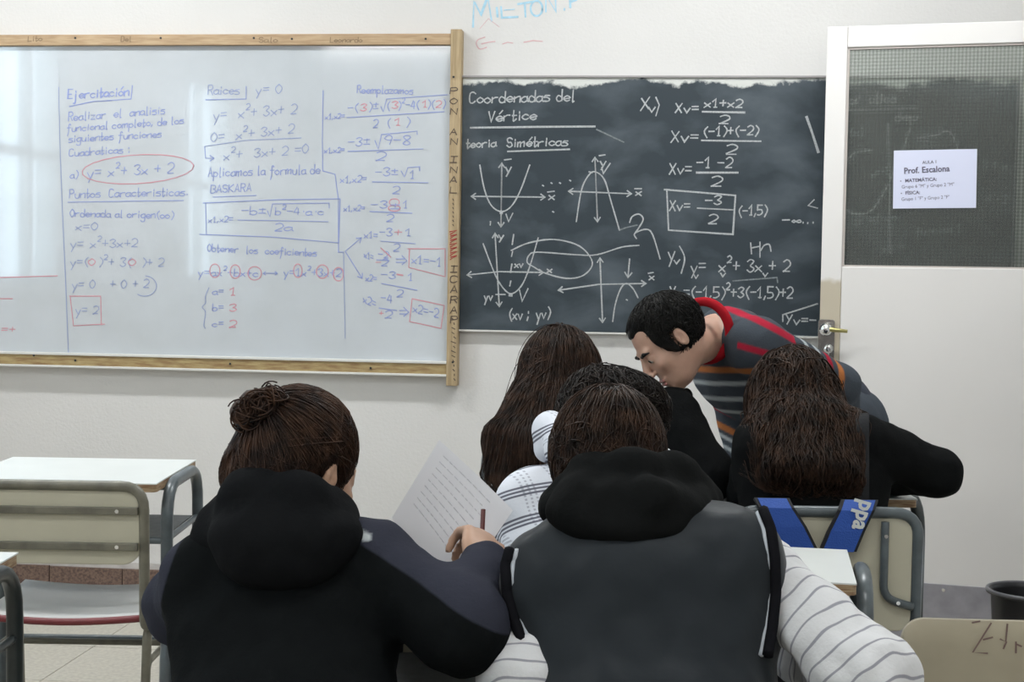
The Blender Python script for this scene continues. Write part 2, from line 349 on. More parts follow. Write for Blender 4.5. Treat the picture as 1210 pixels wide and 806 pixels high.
M_blue = mat('blue_marker', (0.27, 0.32, 0.60), 0.4); M_blue2 = mat('faded_marker', (0.29, 0.34, 0.54), 0.4); M_rd = mat('red_marker', (0.62, 0.27, 0.32), 0.4); M_graf = mat('frame_scribble', (0.10, 0.07, 0.05), 0.6); M_graf2 = mat('frame_scribble_red', (0.35, 0.03, 0.03), 0.6)
I = Ink(room(0, 0.030, 0), NW)
t = I.text; s = I.stroke
s([(69.5, 103), (71, 170), (73.5, 240), (78, 340), (81, 417)], 'c')
t('Ejercitación', 80, 117, 152, 113, 11); t('Ejercitación', 80.6, 117, 152.5, 113, 11); s([(82, 126), (110, 120), (132, 119)]); s([(112, 120), (155, 117), (156.5, 101)])
t('Realizar  el  analisis', 81, 143, 195, 134, 10); t('funcional completo, de los', 79, 156, 217, 146, 9); t('siguientes funciones', 81, 168, 191, 162, 9); t('Cuadraticas :', 82, 185, 156, 180, 9)
t('a)', 83, 211, 92, 210, 9); t('y= x²+ 3x + 2', 103, 210, 208, 204, 12)
I.oval(163, 200, 66, 17, 'r', -.06)
t('Puntos  Caracteristicas.', 82, 234, 222, 231, 10); s([(80, 239), (140, 238), (217, 237)])
t('Ordenada al origen(oo)', 83, 256, 205, 258, 9); t('x=0', 89, 272, 115, 272, 9, 'c'); t('y= x²+3x+2', 83, 293, 165, 292, 10, 'c')
t('y=(  )²+ 3(  )+ 2', 83, 314, 196, 315, 10, 'c'); t('0', 104.5, 314, 112, 314, 8, 'r'); t('0', 152, 314, 160, 314, 8, 'r')
t('y= 0   + 0 + 2', 85, 341, 176, 340, 10, 'c'); I.oval(171, 338, 14, 12, 'c', 0, -1.5, 2.2)
s([(82, 350), (119, 350), (120, 384)], 'r'); s([(83, 350), (87, 385), (124, 383)], 'r'); t('y= 2', 89, 371, 116, 371, 10, 'c')
s([(0, 328), (68, 326)], 'r'); s([(0, 353), (15, 353)], 'r'); t('=+', 2, 393, 18, 393, 8, 'r')
t('Raices', 246, 112, 283, 111, 11, 'c'); s([(243, 118), (291, 117), (291, 102)]); t('y= 0', 302, 111, 333, 110, 11, 'c')
t('y=  x²+ 3x+ 2', 252, 142, 353, 134, 12, 'c'); t('0=  x²+ 3x+ 2', 249, 168, 350, 157, 11, 'c'); s([(242, 173), (290, 166), (356, 163)], 'c'); I.arrow((243, 187), (253, 187)); s([(242, 173), (243, 187)])
t('x²+  3x+ 2 =0', 264, 189, 367, 181, 11, 'c'); t('Aplicamos la formula de', 246, 209, 378, 205, 11); t('BASKARA', 249, 228, 297, 226, 9); s([(252, 233), (303, 231)])
s([(382, 107), (381, 165), (381.5, 202), (396, 206), (400, 236)])
s([(240, 240), (330, 236), (402, 235), (400.5, 287), (320, 280), (236, 277)]); s([(243, 240), (244, 277)])
t('x1,x2=', 246, 263, 275, 262, 7); s([(281, 260), (388, 262)]); t('-b±', 285, 254, 314, 254, 10); s([(316, 249), (319, 256), (322, 241), (389, 240), (389, 246)]); t('b²-4·a·c', 325, 254, 385, 254, 9); t('2a', 325, 273, 345, 273, 9)
t('Obtener  los  coeficientes', 245, 297, 374, 303, 9); t('y=ax²+bx+c', 234, 326, 307, 327, 9); t('y=1x²+3x+2', 335, 326, 405, 327, 9); I.arrow((314, 323), (328, 323), hd=3); I.arrow((322, 323), (311, 323), hd=3)
for cx, cy, rx, ry in ((254, 320, 6, 8), (278, 321, 6, 8), (301, 323, 8, 8), (352, 320, 5, 8), (381, 321, 7, 8), (400, 324, 6, 8), (466, 239, 6, 4), (466, 246, 7, 3.5)): I.oval(cx, cy, rx, ry, 'r')
s([(247, 340), (243, 350), (243, 358), (239, 363), (243, 369), (241, 384), (243, 388)], 'c', smooth=True)
for n1, n2, y in (('a=', '1', 348), ('b=', '3', 367), ('c=', '2', 386)): t(n1, 251, y, 264, y, 8); t(n2, 271, y+1, 279, y+1, 9, 'r')
s([(400, 237), (400, 298), (406, 298)]); s([(406, 298), (407, 340), (408, 400)], 'c')
t('Reemplazamos', 422, 110, 488, 111, 9); t('x1,x2=', 384, 141, 407, 140, 6); s([(410, 139), (525, 132)]); t('-(  )±', 411, 133, 447, 130, 10); t('3', 426, 131, 433, 131, 8, 'r')
s([(450, 126), (453, 132), (457, 117), (529, 112)]); t('(  )²-4(  )(  )', 457, 130, 528, 127, 10); t('3', 463, 128, 470, 128, 8, 'r'); t('1', 499, 127, 505, 127, 8, 'r'); t('2', 515, 127, 521, 127, 8, 'r')
t('2  (', 441, 151, 461, 150, 10); t('1', 466, 148, 474, 148, 8, 'r'); t(')', 479, 149, 484, 149, 11)
t('x1,x2=', 383, 181, 407, 180, 6); s([(411, 179), (500, 176)]); t('-3±', 411, 173, 437, 172, 10); s([(443, 166), (447, 176), (451, 159), (493, 155), (493, 159)]); t('9-8', 454, 171, 485, 171, 11); t('2', 444, 190, 455, 190, 11)
t('x1,x2=', 402, 216, 433, 215, 8); s([(440, 215), (506, 216)]); t('-3±', 443, 208, 470, 208, 10); s([(474, 202), (478, 209), (482, 198), (496, 197), (496, 202)]); t('1', 484, 211, 490, 211, 10); t('2', 464, 229, 472, 229, 9)
t('x1,x2=', 406, 250, 431, 249, 7); s([(437, 250), (487, 252)]); t('-3', 438, 246, 457, 246, 9); t('±', 461, 248, 472, 248, 9); t('1', 476, 246, 482, 246, 9); t('2', 457, 262, 465, 262, 9)
t('x1=', 430, 281, 446, 282, 8); s([(450, 285), (491, 288)]); t('-3', 448, 279, 463, 279, 9); t('+', 466, 279, 475, 279, 9, 'r'); t('1', 479, 279, 486, 279, 9); t('2', 465, 297, 472, 297, 9)
t('x1=', 430, 304, 441, 308, 8); s([(445, 307), (460, 308)]); t('-2', 447, 304, 459, 305, 8); t('2', 451, 314, 458, 314, 8); s([(450, 293), (462, 304)], 'r'); s([(444, 310), (450, 310)], 'r'); s([(468, 306), (478, 306)]); s([(468, 310), (478, 310)]); s([(475, 302), (481, 308), (475, 313)])
s([(482, 294), (526, 294), (526, 327), (483, 316), (484, 294)], 'r'); t('x1=-1', 486, 311, 521, 315, 10)
I.arrow((408, 297), (427, 281)); I.arrow((408, 297), (428, 329))
t('x2=', 432, 332, 445, 333, 8); s([(451, 335), (493, 343)]); t('-3', 450, 329, 467, 330, 9); t('-', 469, 329, 476, 330, 9, 'r', 0.006); t('1', 482, 332, 488, 332, 9); t('2', 469, 351, 476, 351, 9)
t('x2=', 429, 357, 444, 364, 10); s([(448, 364), (469, 367)]); t('-4', 450, 357, 463, 358, 10); t('2', 455, 376, 463, 376, 9); t('+', 448, 373, 453, 373, 6, 'r'); s([(472, 367), (480, 367)]); s([(472, 371), (480, 371)]); s([(477, 363), (483, 369), (477, 374)])
s([(487, 353), (525, 361), (521, 388), (484, 380), (487, 353)], 'r'); t('x2=-2', 488, 369, 518, 375, 10)
I.done({'a': ('blue_handwriting', M_blue, None), 'c': ('faded_handwriting', M_blue2, None), 'r': ('red_handwriting', M_rd, None)}, wbd)
I = Ink(room(0, 0.058, 0), NW, width=0.004); t = I.text; s = I.stroke
for i, c in enumerate('PONGAN'): t(c, 532, 111+i*12, 540, 111+i*12, 7)
for i, c in enumerate('FINAL'): t(c, 532, 180+i*12, 540, 180+i*12, 7)
for i, c in enumerate('GICARAP'): t(c, 532, 310+i*12, 540, 310+i*12, 8)
for k in range(7):
    s([(531+random.random()*2, 274+k*5), (540, 272+k*5), (532, 277+k*5)], 'r'); s([(535, 235+k*5), (536, 237+k*5)])
for k in range(14): s([(533+random.random()*4, 376+k*5.5), (536+random.random()*3, 378+k*5.5)])
I.done({'a': ('scribble', M_graf, 'letters written down the frame'), 'r': ('scribble', M_graf2, 'dark red scribble on the frame')}, wbd)
I = Ink(room(0, 0.052, 0), NW, width=0.0035); t = I.text
t('Lito', 33, 49, 50, 48, 6); t('Del', 143, 49, 155, 49, 6); t('Salo', 306, 50, 328, 50, 6); t('Leonardo', 390, 50, 428, 50, 6); I.done({'a': ('pencil_marks', mat('pencil', (0.25, 0.17, 0.10), 0.7), None)}, wbd)
# ------------------------------------------------------------------ blackboard
QB = room(0, 0.022, 0)
bu0, bzT = bpt(545, 91.7, QB); _, bzB = bpt(545, 389.3, QB); bu1, _ = bpt(1202, 200, QB)
bu0 = uR2+0.001
def bb_mat():
    m = M_bb
    def haze(nt):
        tc = nd(nt, 'ShaderNodeTexCoord'); mp = nd(nt, 'ShaderNodeMapping'); mp.inputs[3].default_value = (1.6, 1, 2.6); mp.inputs[2].default_value = (0, .3, 0); nt.links.new(tc.outputs['Object'], mp.inputs[0])
        n = nd(nt, 'ShaderNodeTexNoise'); n.inputs['Scale'].default_value = 2.2; n.inputs['Detail'].default_value = 7; n.inputs['Distortion'].default_value = 0.25; nt.links.new(mp.outputs[0], n.inputs['Vector'])
        return mth(nt, 'MULTIPLY', mth(nt, 'SUBTRACT', n.outputs[0], 0.45, True), 0.75)
    blend(m, haze, (0.32, 0.37, 0.42))
    def band(nt):      # paint smears left along the top edge
        tc = nd(nt, 'ShaderNodeTexCoord'); sp = nd(nt, 'ShaderNodeSeparateXYZ'); nt.links.new(tc.outputs['Object'], sp.inputs[0])
        n = nd(nt, 'ShaderNodeTexNoise'); n.inputs['Scale'].default_value = 3.5; n.inputs['Detail'].default_value = 8; n.inputs['Roughness'].default_value = .7; nt.links.new(tc.outputs['Object'], n.inputs['Vector'])
        edge = mth(nt, 'SUBTRACT', mth(nt, 'MULTIPLY', n.outputs[0], 0.17), 0.064)
        return mth(nt, 'MULTIPLY', mth(nt, 'SUBTRACT', mth(nt, 'ADD', sp.outputs[2], edge), 0.0), 90, True)
    blend(m, band, (0.62, 0.63, 0.60)); return m
bb_mat()
bb = empty('blackboard', room(bu0, 0.0, bzT), 'dark slate blackboard with white chalk parabolas and equations, between whiteboard and door', 'blackboard'); bb.rotation_euler.z = -PSI; bpy.context.view_layer.update()
mb = MB(); mb.box(0, -0.022, -(bzT-bzB), bu1-bu0, -0.001, 0); mb.build('slate', M_bb, bb, bevel=0.002)
mb = MB(); mb.box(0, -0.03, 0, bu1-bu0, -0.001, 0.007); mb.build('top_rail', mat('grey_rail', (0.33, 0.31, 0.31), .5), bb)
mb = MB(); mb.box(0, -0.03, -(bzT-bzB)-0.006, bu1-bu0, -0.001, -(bzT-bzB)); mb.build('bottom_rail', M_trim, bb)
M_chalk = mat('chalk', (0.50, 0.52, 0.53), 0.9, var=0.35, vscale=220); M_chalk2 = mat('faint_chalk', (0.24, 0.27, 0.28), 0.9, var=0.4, vscale=150)
I = Ink(QB, NW, width=0.0052); t = I.text; s = I.stroke
def S_(p, k='a'): s(p, k, smooth=True)
t('Coordenadas del', 555, 122, 679, 119, 13); t('Vértice', 577, 144, 634, 141, 12); s([(556, 151), (630, 150), (703, 149.5)], wd=.007); t('teoria', 551, 175, 586, 173, 10); t('Simétricas', 599, 174, 671, 172, 11); s([(600, 179), (673, 176.5)], wd=.007); s([(705, 153), (737, 168)], 'f')
def axis(a, b, both=True):
    I.arrow(a, b)
    if both: I.arrow(b, a)
axis((592, 268), (593, 193)); axis((557, 232), (644, 233)); S_([(567, 195), (572, 222), (580, 242), (592, 250), (604, 244), (615, 225), (626, 195)]); t('y', 597, 203, 604, 203, 11); s([(596, 189), (604, 188)]); t('x', 648, 236, 655, 236, 10); s([(647, 227), (655, 226)]); s([(598, 253), (601, 262), (606, 252)]); t('.', 591, 252, 594, 252, 6, wd=.012); t('i', 578, 266, 581, 266, 5)
axis((706, 262), (703, 186)); axis((672, 226), (746, 229)); S_([(681, 262), (687, 225), (695, 208), (703, 203), (714, 212), (722, 238), (732, 272)]); S_([(732, 272), (740, 269), (753, 266)], 'f'); S_([(744, 263), (747, 256), (755, 253), (760, 259), (755, 269), (750, 276)]); S_([(752, 282), (750, 276), (763, 271), (771, 277), (780, 306)])
t('y', 709, 196, 716, 196, 10); s([(708, 184), (715, 183)]); t('x', 751, 231, 758, 231, 9); s([(750, 223), (758, 223)]); s([(711, 198), (713, 205), (721, 193)]); s([(696, 203), (700, 204)])
for x, y in ((641, 219), (651, 216), (661, 216), (673, 213), (653, 250), (740, 354)): s([(x, y), (x+1.5, y+.8)])
axis((590, 362), (585, 276)); I.arrow((590, 321), (642, 322)); I.arrow((590, 321), (552, 325)); S_([(571, 288), (580, 312), (590, 334), (603, 347), (616, 338), (626, 315), (636, 281)])
for y0, y1 in ((277, 289), (297, 303), (312, 322), (332, 338)): s([(607-(y0-277)*.06, y0), (606-(y1-277)*.06, y1)])
t('.', 602, 349, 605, 349, 6, wd=.014); s([(586, 348), (597, 348)]); t('yv', 572, 355, 582, 355, 10); t('xv', 608, 316, 618, 316, 8); t('y', 589, 282, 595, 282, 8); t('x', 646, 322, 652, 322, 8); s([(614, 343), (617, 356), (624, 341)]); t('(xv ; yv)', 601, 378, 650, 376, 13)
S_([(604, 296), (625, 287), (655, 283), (685, 291), (700, 310), (690, 325), (670, 329), (645, 323), (630, 315), (623, 310), (625, 302), (635, 298), (680, 301), (705, 301), (735, 292), (755, 290)])
axis((712, 381), (709, 305)); I.arrow((708, 336), (763, 335)); I.arrow((708, 336), (660, 343)); S_([(724, 380), (727, 360), (733, 342), (740, 335), (748, 341), (754, 352)]); I.arrow((744, 306), (742, 328), hd=6); t('x', 767, 331, 773, 331, 9); s([(766, 323), (772, 322)])
t('X', 757, 131, 767, 129, 14); t('v', 766, 133, 774, 133, 12); s([(775, 115), (779, 124), (775, 137)]); t('Xv=', 798, 133, 825, 133, 11); s([(830, 132), (880, 133)], wd=.007); t('x1+x2', 832, 127, 877, 127, 10); t('2', 850, 146, 861, 146, 10)
t('Xv=', 793, 168, 825, 168, 13); s([(829, 166), (899, 167)], wd=.007); t('(-1)+(-2)', 831, 161, 896, 159, 11); t('2', 858, 182, 870, 182, 11)
t('Xv=', 791, 206, 817, 206, 13); s([(823, 204), (872, 204)], wd=.007); t('-1 -2', 823, 198, 865, 198, 12); t('2', 840, 220, 852, 220, 12)
s([(785, 224), (869, 231), (866, 277), (790, 272), (788, 225)], wd=.006); t('Xv=', 791, 249, 815, 249, 12); s([(824, 246), (866, 248)]); t('-3', 833, 242, 852, 242, 11); t('2', 837, 264, 847, 264, 11); t('(-1,5)', 872, 255, 906, 254, 12)
s([(953, 138), (960, 158), (967, 180)], wd=.009); s([(962, 236), (955, 243), (966, 246)]); t('-∞...', 924, 264, 962, 264, 8)
s([(887, 287), (888, 300)]); s([(888, 293), (898, 291)]); s([(898, 286), (898, 304)]); S_([(899, 296), (903, 290), (909, 289), (911, 297)])
t('Y', 789, 315, 797, 314, 17); t('v', 796, 312, 803, 311, 9); S_([(803, 291), (809, 305), (805, 323)]); t('y=  x²+ 3x + 2', 816, 321, 936, 321, 14); t('v', 820, 329, 825, 329, 8); t('v', 851, 327, 857, 327, 8); t('v', 901, 327, 907, 327, 8)
s([(866, 332), (918, 328), (919, 334)], 'f'); t('Yv=(-1,5)²+3(-1,5)+2', 791, 352, 939, 352, 13); s([(925, 380), (925, 372), (966, 359)]); t('Yv=-', 928, 383, 964, 384, 11); s([(925, 396), (967, 398)], 'f')
# the part behind the door's pane
t('práctica', 1004, 123, 1058, 121, 12, 'a'); s([(1003, 130), (1084, 128)]); t('7  dep', 1034, 144, 1084, 142, 10, 'a'); S_([(1075, 152), (1066, 180), (1052, 212), (1040, 235), (1028, 250), (1012, 253), (1000, 248), (990, 235)]); s([(1050, 146), (1052, 300)], 'a'); S_([(1084, 163), (1105, 160), (1120, 155), (1128, 165), (1132, 180)]); s([(990, 200), (1010, 180), (1030, 178)], 'a'); t('(x)', 1004, 160, 1020, 160, 9, 'f'); t('x= -3', 1030, 210, 1050, 205, 8, 'f'); t('funcion 1', 1082, 278, 1135, 274, 9, 'f'); t('3 + x', 1160, 200, 1190, 200, 10, 'f'); t('= -2', 1165, 240, 1190, 240, 10, 'f'); t('y =', 1040, 296, 1070, 296, 9, 'f'); t('grafico', 1010, 262, 1060, 260, 8, 'f')
I.done({'a': ('chalk_writing', M_chalk, None), 'f': ('faint_chalk_marks', M_chalk2, None)}, bb)
# graffiti high on the front wall
I = Ink(room(0, 0.0, 0), NW, width=0.0075); t = I.text; s = I.stroke
s([(559, 32), (560, 2), (568, 17), (576, -6), (581, 25)], 'b'); s([(561, 3), (569, 18), (577, -4)], 'b'); s([(587, 9), (588, 20)], 'b'); s([(592, 8), (593, 21), (612, 20)], 'b'); s([(596, 12), (608, 11)], 'b', .004); s([(620, 4), (621, 20)], 'b'); s([(612, 5), (630, 2)], 'b'); I.oval(634, 10, 7, 9, 'b'); s([(645, 14), (645, -6), (657, 14), (656, -8)], 'b'); t('.', 666, 12, 668, 12, 9, 'b'); s([(674, 9), (673, -8), (681, -8), (681, 0), (675, 2)], 'b')
s([(573, 44), (565, 47), (563, 52), (567, 58), (575, 56)], 'p', .004, True); s([(569, 52), (577, 50), (585, 49)], 'p', .004); s([(594, 52), (600, 50), (606, 51)], 'p', .004); s([(619, 50), (630, 48), (641, 49)], 'p', .004); s([(567, 34), (577, 22), (590, 32)], 'p', .002)
gr = empty('wall_graffiti', room(0.0, 0, 2.1), 'sky blue capital letters and pink strokes scrawled on wall above blackboard', 'graffiti')
for k, (nm, m) in {'b': ('blue_lettering', mat('sky_blue_chalk', (0.42, 0.66, 0.80), 0.9, var=.15, vscale=60)), 'p': ('pink_strokes', mat('pink_chalk', (0.66, 0.42, 0.44), 0.9))}.items():
    o = I.mb[k].build(nm, m); o.parent = gr; o.matrix_parent_inverse = gr.matrix_world.inverted(); o['kind'] = 'stuff'
# ------------------------------------------------------------------ the open door
dl = Vector(P(968, 400, 5.13)); dl.z = 0
DA = math.atan(0.296); DX = Vector((math.cos(DA), -math.sin(DA), 0)); DN = Vector((-math.sin(DA), -math.cos(DA), 0))
door = empty('door_1', dl, 'cream painted classroom door with wired glass upper pane, standing open', None); door.rotation_euler.z = -DA; door['kind'] = 'structure'; bpy.context.view_layer.update()
def dpt(px, py):
    p = hit(px, py, dl, DN); d = p-dl; return d.dot(DX), d.z
DT = 0.04; DWD = 0.88
_, dzT = dpt(970, 32); gx0, gzT = dpt(1000.5, 56); gx1 = DWD-0.085; _, gzB = dpt(996, 315); gx0 = (gx0+dpt(995.5, 315)[0])/2
_, kz = dpt(1095, 689)
def dbx(name, m, x0, z0, x1, z1, y0=-0.0, y1=DT, bevel=0.003):
    mb = MB(); mb.box(x0, y0, z0, x1, y1, z1); return mb.build(name, m, door, bevel=bevel)
M_doorw = mat('door_paint_worn', (0.76, 0.735, 0.715), 0.42, 0.4)
def worn(nt):       # bare patch round the lock
    tc = nd(nt, 'ShaderNodeTexCoord'); sp = nd(nt, 'ShaderNodeSeparateXYZ'); nt.links.new(tc.outputs['Object'], sp.inputs[0])
    n = nd(nt, 'ShaderNodeTexNoise'); n.inputs['Scale'].default_value = 18; nt.links.new(tc.outputs['Object'], n.inputs['Vector'])
    nx = mth(nt, 'SUBTRACT', n.outputs[0], 0.5)
    z = mth(nt, 'ABSOLUTE', mth(nt, 'SUBTRACT', sp.outputs[2], 1.13)); z = mth(nt, 'ADD', z, mth(nt, 'MULTIPLY', nx, .05))
    x = mth(nt, 'ADD', sp.outputs[0], mth(nt, 'MULTIPLY', nx, .008))
    return mth(nt, 'MULTIPLY', mth(nt, 'MULTIPLY', mth(nt, 'SUBTRACT', 0.155, z), 60, True), mth(nt, 'MULTIPLY', mth(nt, 'SUBTRACT', 0.086, x), 400, True))
blend(M_doorw, worn, (0.52, 0.46, 0.36))
dbx('stile', M_doorw, 0, 0.01, gx0, dzT); dbx('stile', M_door, gx1, 0.01, DWD, dzT)
dbx('rail', M_door, gx0+.0005, gzT, gx1-.0005, dzT, 0.0005, DT-.0005); dbx('panel', M_door, gx0+.0005, 0.01, gx1-.0005, gzB, 0.0005, DT-.0005)
M_bead = mat('bead_paint', (0.52, 0.47, 0.44), 0.5)
for (a, b, c, d_) in ((gx0, gzB, gx0+.008, gzT), (gx1-.008, gzB, gx1, gzT), (gx0, gzT-.007, gx1, gzT), (gx0, gzB, gx1, gzB+.006)): dbx('glazing_bead', M_bead, a, b, c, d_, 0.006, 0.03, 0)
def wired_glass():
    m = bpy.data.materials.new('wired_glass'); m.use_nodes = True; nt = m.node_tree; b = nt.nodes['Principled BSDF']
    b.inputs['Base Color'].default_value = (0.82, 0.86, 0.83, 1); b.inputs['Transmission Weight'].default_value = 1; b.inputs['Roughness'].default_value = 0.10; b.inputs['IOR'].default_value = 1.3
    tc = nd(nt, 'ShaderNodeTexCoord'); sp = nd(nt, 'ShaderNodeSeparateXYZ'); nt.links.new(tc.outputs['Object'], sp.inputs[0])
    sx = mth(nt, 'SINE', mth(nt, 'MULTIPLY', sp.outputs[0], 2*math.pi/0.0125)); sz = mth(nt, 'SINE', mth(nt, 'MULTIPLY', sp.outputs[2], 2*math.pi/0.0125))
    g = mth(nt, 'ADD', mth(nt, 'MULTIPLY', sx, 1.0), mth(nt, 'MULTIPLY', sz, 0.7))
    bp = nd(nt, 'ShaderNodeBump'); bp.inputs['Strength'].default_value = 0.5; bp.inputs['Distance'].default_value = 0.0006; nt.links.new(g, bp.inputs['Height']); nt.links.new(bp.outputs[0], b.inputs['Normal'])
    tr = nd(nt, 'ShaderNodeBsdfTransparent'); rp = nd(nt, 'ShaderNodeValToRGB'); rp.color_ramp.elements[0].color = (0.40, 0.43, 0.41, 1); rp.color_ramp.elements[1].color = (0.84, 0.87, 0.84, 1)
    nt.links.new(mth(nt, 'ADD', mth(nt, 'MULTIPLY', g, 0.3), 0.5), rp.inputs[0]); nt.links.new(rp.outputs[0], tr.inputs[0])
    df = nd(nt, 'ShaderNodeBsdfDiffuse'); df.inputs[0].default_value = (0.5, 0.51, 0.48, 1); x0 = nd(nt, 'ShaderNodeMixShader'); x0.inputs[0].default_value = 0.16
    nt.links.new(tr.outputs[0], x0.inputs[1]); nt.links.new(df.outputs[0], x0.inputs[2])
    x = nd(nt, 'ShaderNodeMixShader'); x.inputs[0].default_value = 0.3; nt.links.new(x0.outputs[0], x.inputs[1]); nt.links.new(b.outputs[0], x.inputs[2]); nt.links.new(x.outputs[0], nt.nodes['Material Output'].inputs[0]); return m
dbx('pane', wired_glass(), gx0+.001, gzB+.001, gx1-.001, gzT-.001, 0.016, 0.021, 0)
dbx('kick_plate', M_kick, 0.004, 0.02, DWD-0.004, kz, -0.003, -0.0, 0.001)
for px in (0.03, 0.25, 0.45, 0.66, 0.85):
    mb = MB(); mb.tube([(px, -0.006, kz-0.02), (px, -0.003, kz-0.02)], 0.006, 8); mb.build('screw', M_chrome, door)
lx, lz = dpt(977, 389); lx2, lz2 = dpt(979, 412)
mb = MB(); mb.rbox(lx-0.03, -0.006, lz2-0.055, lx+0.028, 0, lz+0.035, 0.012, 'y'); mb.build('lock_plate', mat('worn_steel', (0.45, 0.43, 0.40), 0.25, metal=.9, var=.3, vscale=60), door, bevel=.001)
def knob(n, x, z, r, L, m):
    mb = MB(); mb.tube([(x, 0, z), (x, -L*.45, z), (x, -L*.55, z), (x, -L*.85, z), (x, -L, z)], [r*.6, r*.55, r, r*1.02, r*.5], 14); mb.build(n, m, door, True)
knob('door_knob', lx, lz, 0.022, 0.06, M_chrome); knob('key_cylinder', lx2, lz2, 0.016, 0.02, M_chrome)
mb = MB(); mb.tube([(lx, -0.045, lz), (lx+0.015, -0.05, lz+.001), (lx+0.075, -0.046, lz-.004)], [0.009, 0.009, 0.006], 10); mb.build('lever', mat('brass', (0.42, 0.38, 0.16), 0.3, metal=.8), door, True)
mb = MB(); mb.box(lx2+.001, -0.034, lz2-.024, lx2+.005, -0.018, lz2+.008); mb.build('key', M_chrome, door, bevel=.001)
for hz in (0.3, 1.1, 1.95):
    mb = MB(); mb.tube([(DWD+.006, 0.0, hz-.05), (DWD+.006, 0.0, hz+.05)], 0.007, 8); mb.build('hinge', M_steel, door)
# door lining in the right wall
mb = MB(); mb.M = ROOM
for (w0, w1, z0, z1) in ((DW0-.02, DW0+.02, 0, DH), (DW1-.02, DW1+.02, 0, DH), (DW0-.02, DW1+.02, DH-.02, DH+.02)): mb.box(UR-.015, -w1, z0, UR+T+.01, -w0, z1)
mb.build('trim_1', M_door)['kind'] = 'structure'
# notice taped on the pane
sx0, sz1 = dpt(1056.5, 177); sx1, sz0 = dpt(1153, 246)
nt_ = empty('paper_notice', dl + DX*((sx0+sx1)/2) + Vector((0, 0, (sz0+sz1)/2)) - DN*0.0145, 'white printed class schedule sheet taped on door glass', 'notice'); nt_.rotation_euler.z = -DA; nt_.rotation_euler.y = -0.012; bpy.context.view_layer.update()
hw, hh = (sx1-sx0)/2, (sz1-sz0)/2
MB().box(-hw, -0.0006, -hh, hw, 0, hh).build('sheet', mat('bluish_paper', (0.66, 0.68, 0.84), 0.6), nt_)
def ftext(body, x, z, size, name='lettering', bold=0, align='LEFT', m=M_print, parent=nt_, rot=0.04, y=-0.0012, sxs=1.0):
    c = bpy.data.curves.new(name, 'FONT'); c.body = body; c.size = size; c.align_x = align; c.offset = bold; c.resolution_u = 2
    o = bpy.data.objects.new(name, c); link(o, parent); o.location = (x, y, z); o.rotation_euler = (math.pi/2, 0, 0)
    o.rotation_euler.y = -rot; o.scale = (sxs, 1, 1); bpy.context.view_layer.update()
    dg = bpy.context.evaluated_depsgraph_get(); me = bpy.data.meshes.new_from_object(o.evaluated_get(dg)); me.materials.clear(); me.materials.append(m)
    q = bpy.data.objects.new(name, me); link(q, parent); q.location = o.location; q.rotation_euler = o.rotation_euler; q.scale = o.scale; bpy.data.objects.remove(o); return q
k = hw/48.5
def npx(x): return (x-1104.7)*k
def npz(y): return -(y-211.5)*k
ftext('AULA 1', npx(1090), npz(193), 5.2*k, bold=.0003); ftext('Prof. Escalona', npx(1068.5), npz(204.5), 10.2*k, bold=.0007, sxs=.93)
ftext('•', npx(1064), npz(215.5), 6*k); ftext('MATEMÁTICA:', npx(1070), npz(215), 5.8*k, bold=.0004)
ftext('Grupo 6 "M" y Grupo 2 "M"', npx(1066), npz(222.5), 5.8*k, sxs=.93); ftext('•', npx(1065), npz(230.5), 6*k); ftext('FÍSICA:', npx(1070.5), npz(230), 5.8*k, bold=.0004); ftext('Grupo 1 "F" y Grupo 2 "F"', npx(1066), npz(237.5), 5.8*k, sxs=.9)
# ------------------------------------------------------------------ furniture
def desk(x0, x1, y0, y1, label, rz=0, top=0.75, legcol=None, shelf=True, piv=None, group='school desks', out=0.02):
    m = legcol or M_steel; cx, cy = (x0+x1)/2, (y0+y1)/2; r = empty('school_desk', (cx, cy, 0), label, 'desk', group, rz); hx, hy = (x1-x0)/2, (y1-y0)/2
    mb = MB(); mb.box(-hx, -hy, top-0.003, hx, hy, top); tp = mb.build('tabletop', M_lam, r)
    mb = MB(); mb.rbox(-hx, -hy, top-0.022, hx, hy, top-0.003, 0.012, 'z', 3); mb.build('edge', M_ply, tp)
    for sx in (-1, 1):
        x = sx*(hx+out); mb = MB()
        mb.tube([(x, -hy+0.05, 0.0), (x, -hy+0.05, top-0.012), (x, hy-0.05, top-0.012), (x, hy-0.05, 0.0)], 0.0155, 12, bend=0.10); lg = mb.build('leg', m, r, True)
        mb = MB(); mb.tube([(x-sx*.0, -hy+0.05, 0.60), (x, hy-0.05, 0.60)], 0.008, 8); mb.build('side_rail', m, lg, True)
        for y in (-hy+.05, hy-.05):
            mb = MB(); mb.tube([(x, y, 0), (x, y, 0.02)], 0.019, 10); mb.build('foot_cap', M_blackp, lg)
        mb = MB(); mb.box(min(x, x-sx*.05), -hy+.10, top-.032, max(x, x-sx*.05), hy-.10, top-.024); mb.build('bracket', m, r)
    mb = MB(); mb.tube([(-hx-out, hy-.05, 0.25), (hx+out, hy-.05, 0.25)], 0.010, 8); mb.build('stretcher', m, r, True)
    if shelf:
        mb = MB(); mb.box(-hx-out+.012, -hy+.06, 0.595, hx+out-.012, hy-.06, 0.603); mb.build('shelf', M_shelf, r)
        mb = MB(); mb.tube([(-hx-out, -hy+.05, 0.597), (hx+out, -hy+.05, 0.597)], 0.009, 8); mb.build('front_rail', m, r, True)
    return r
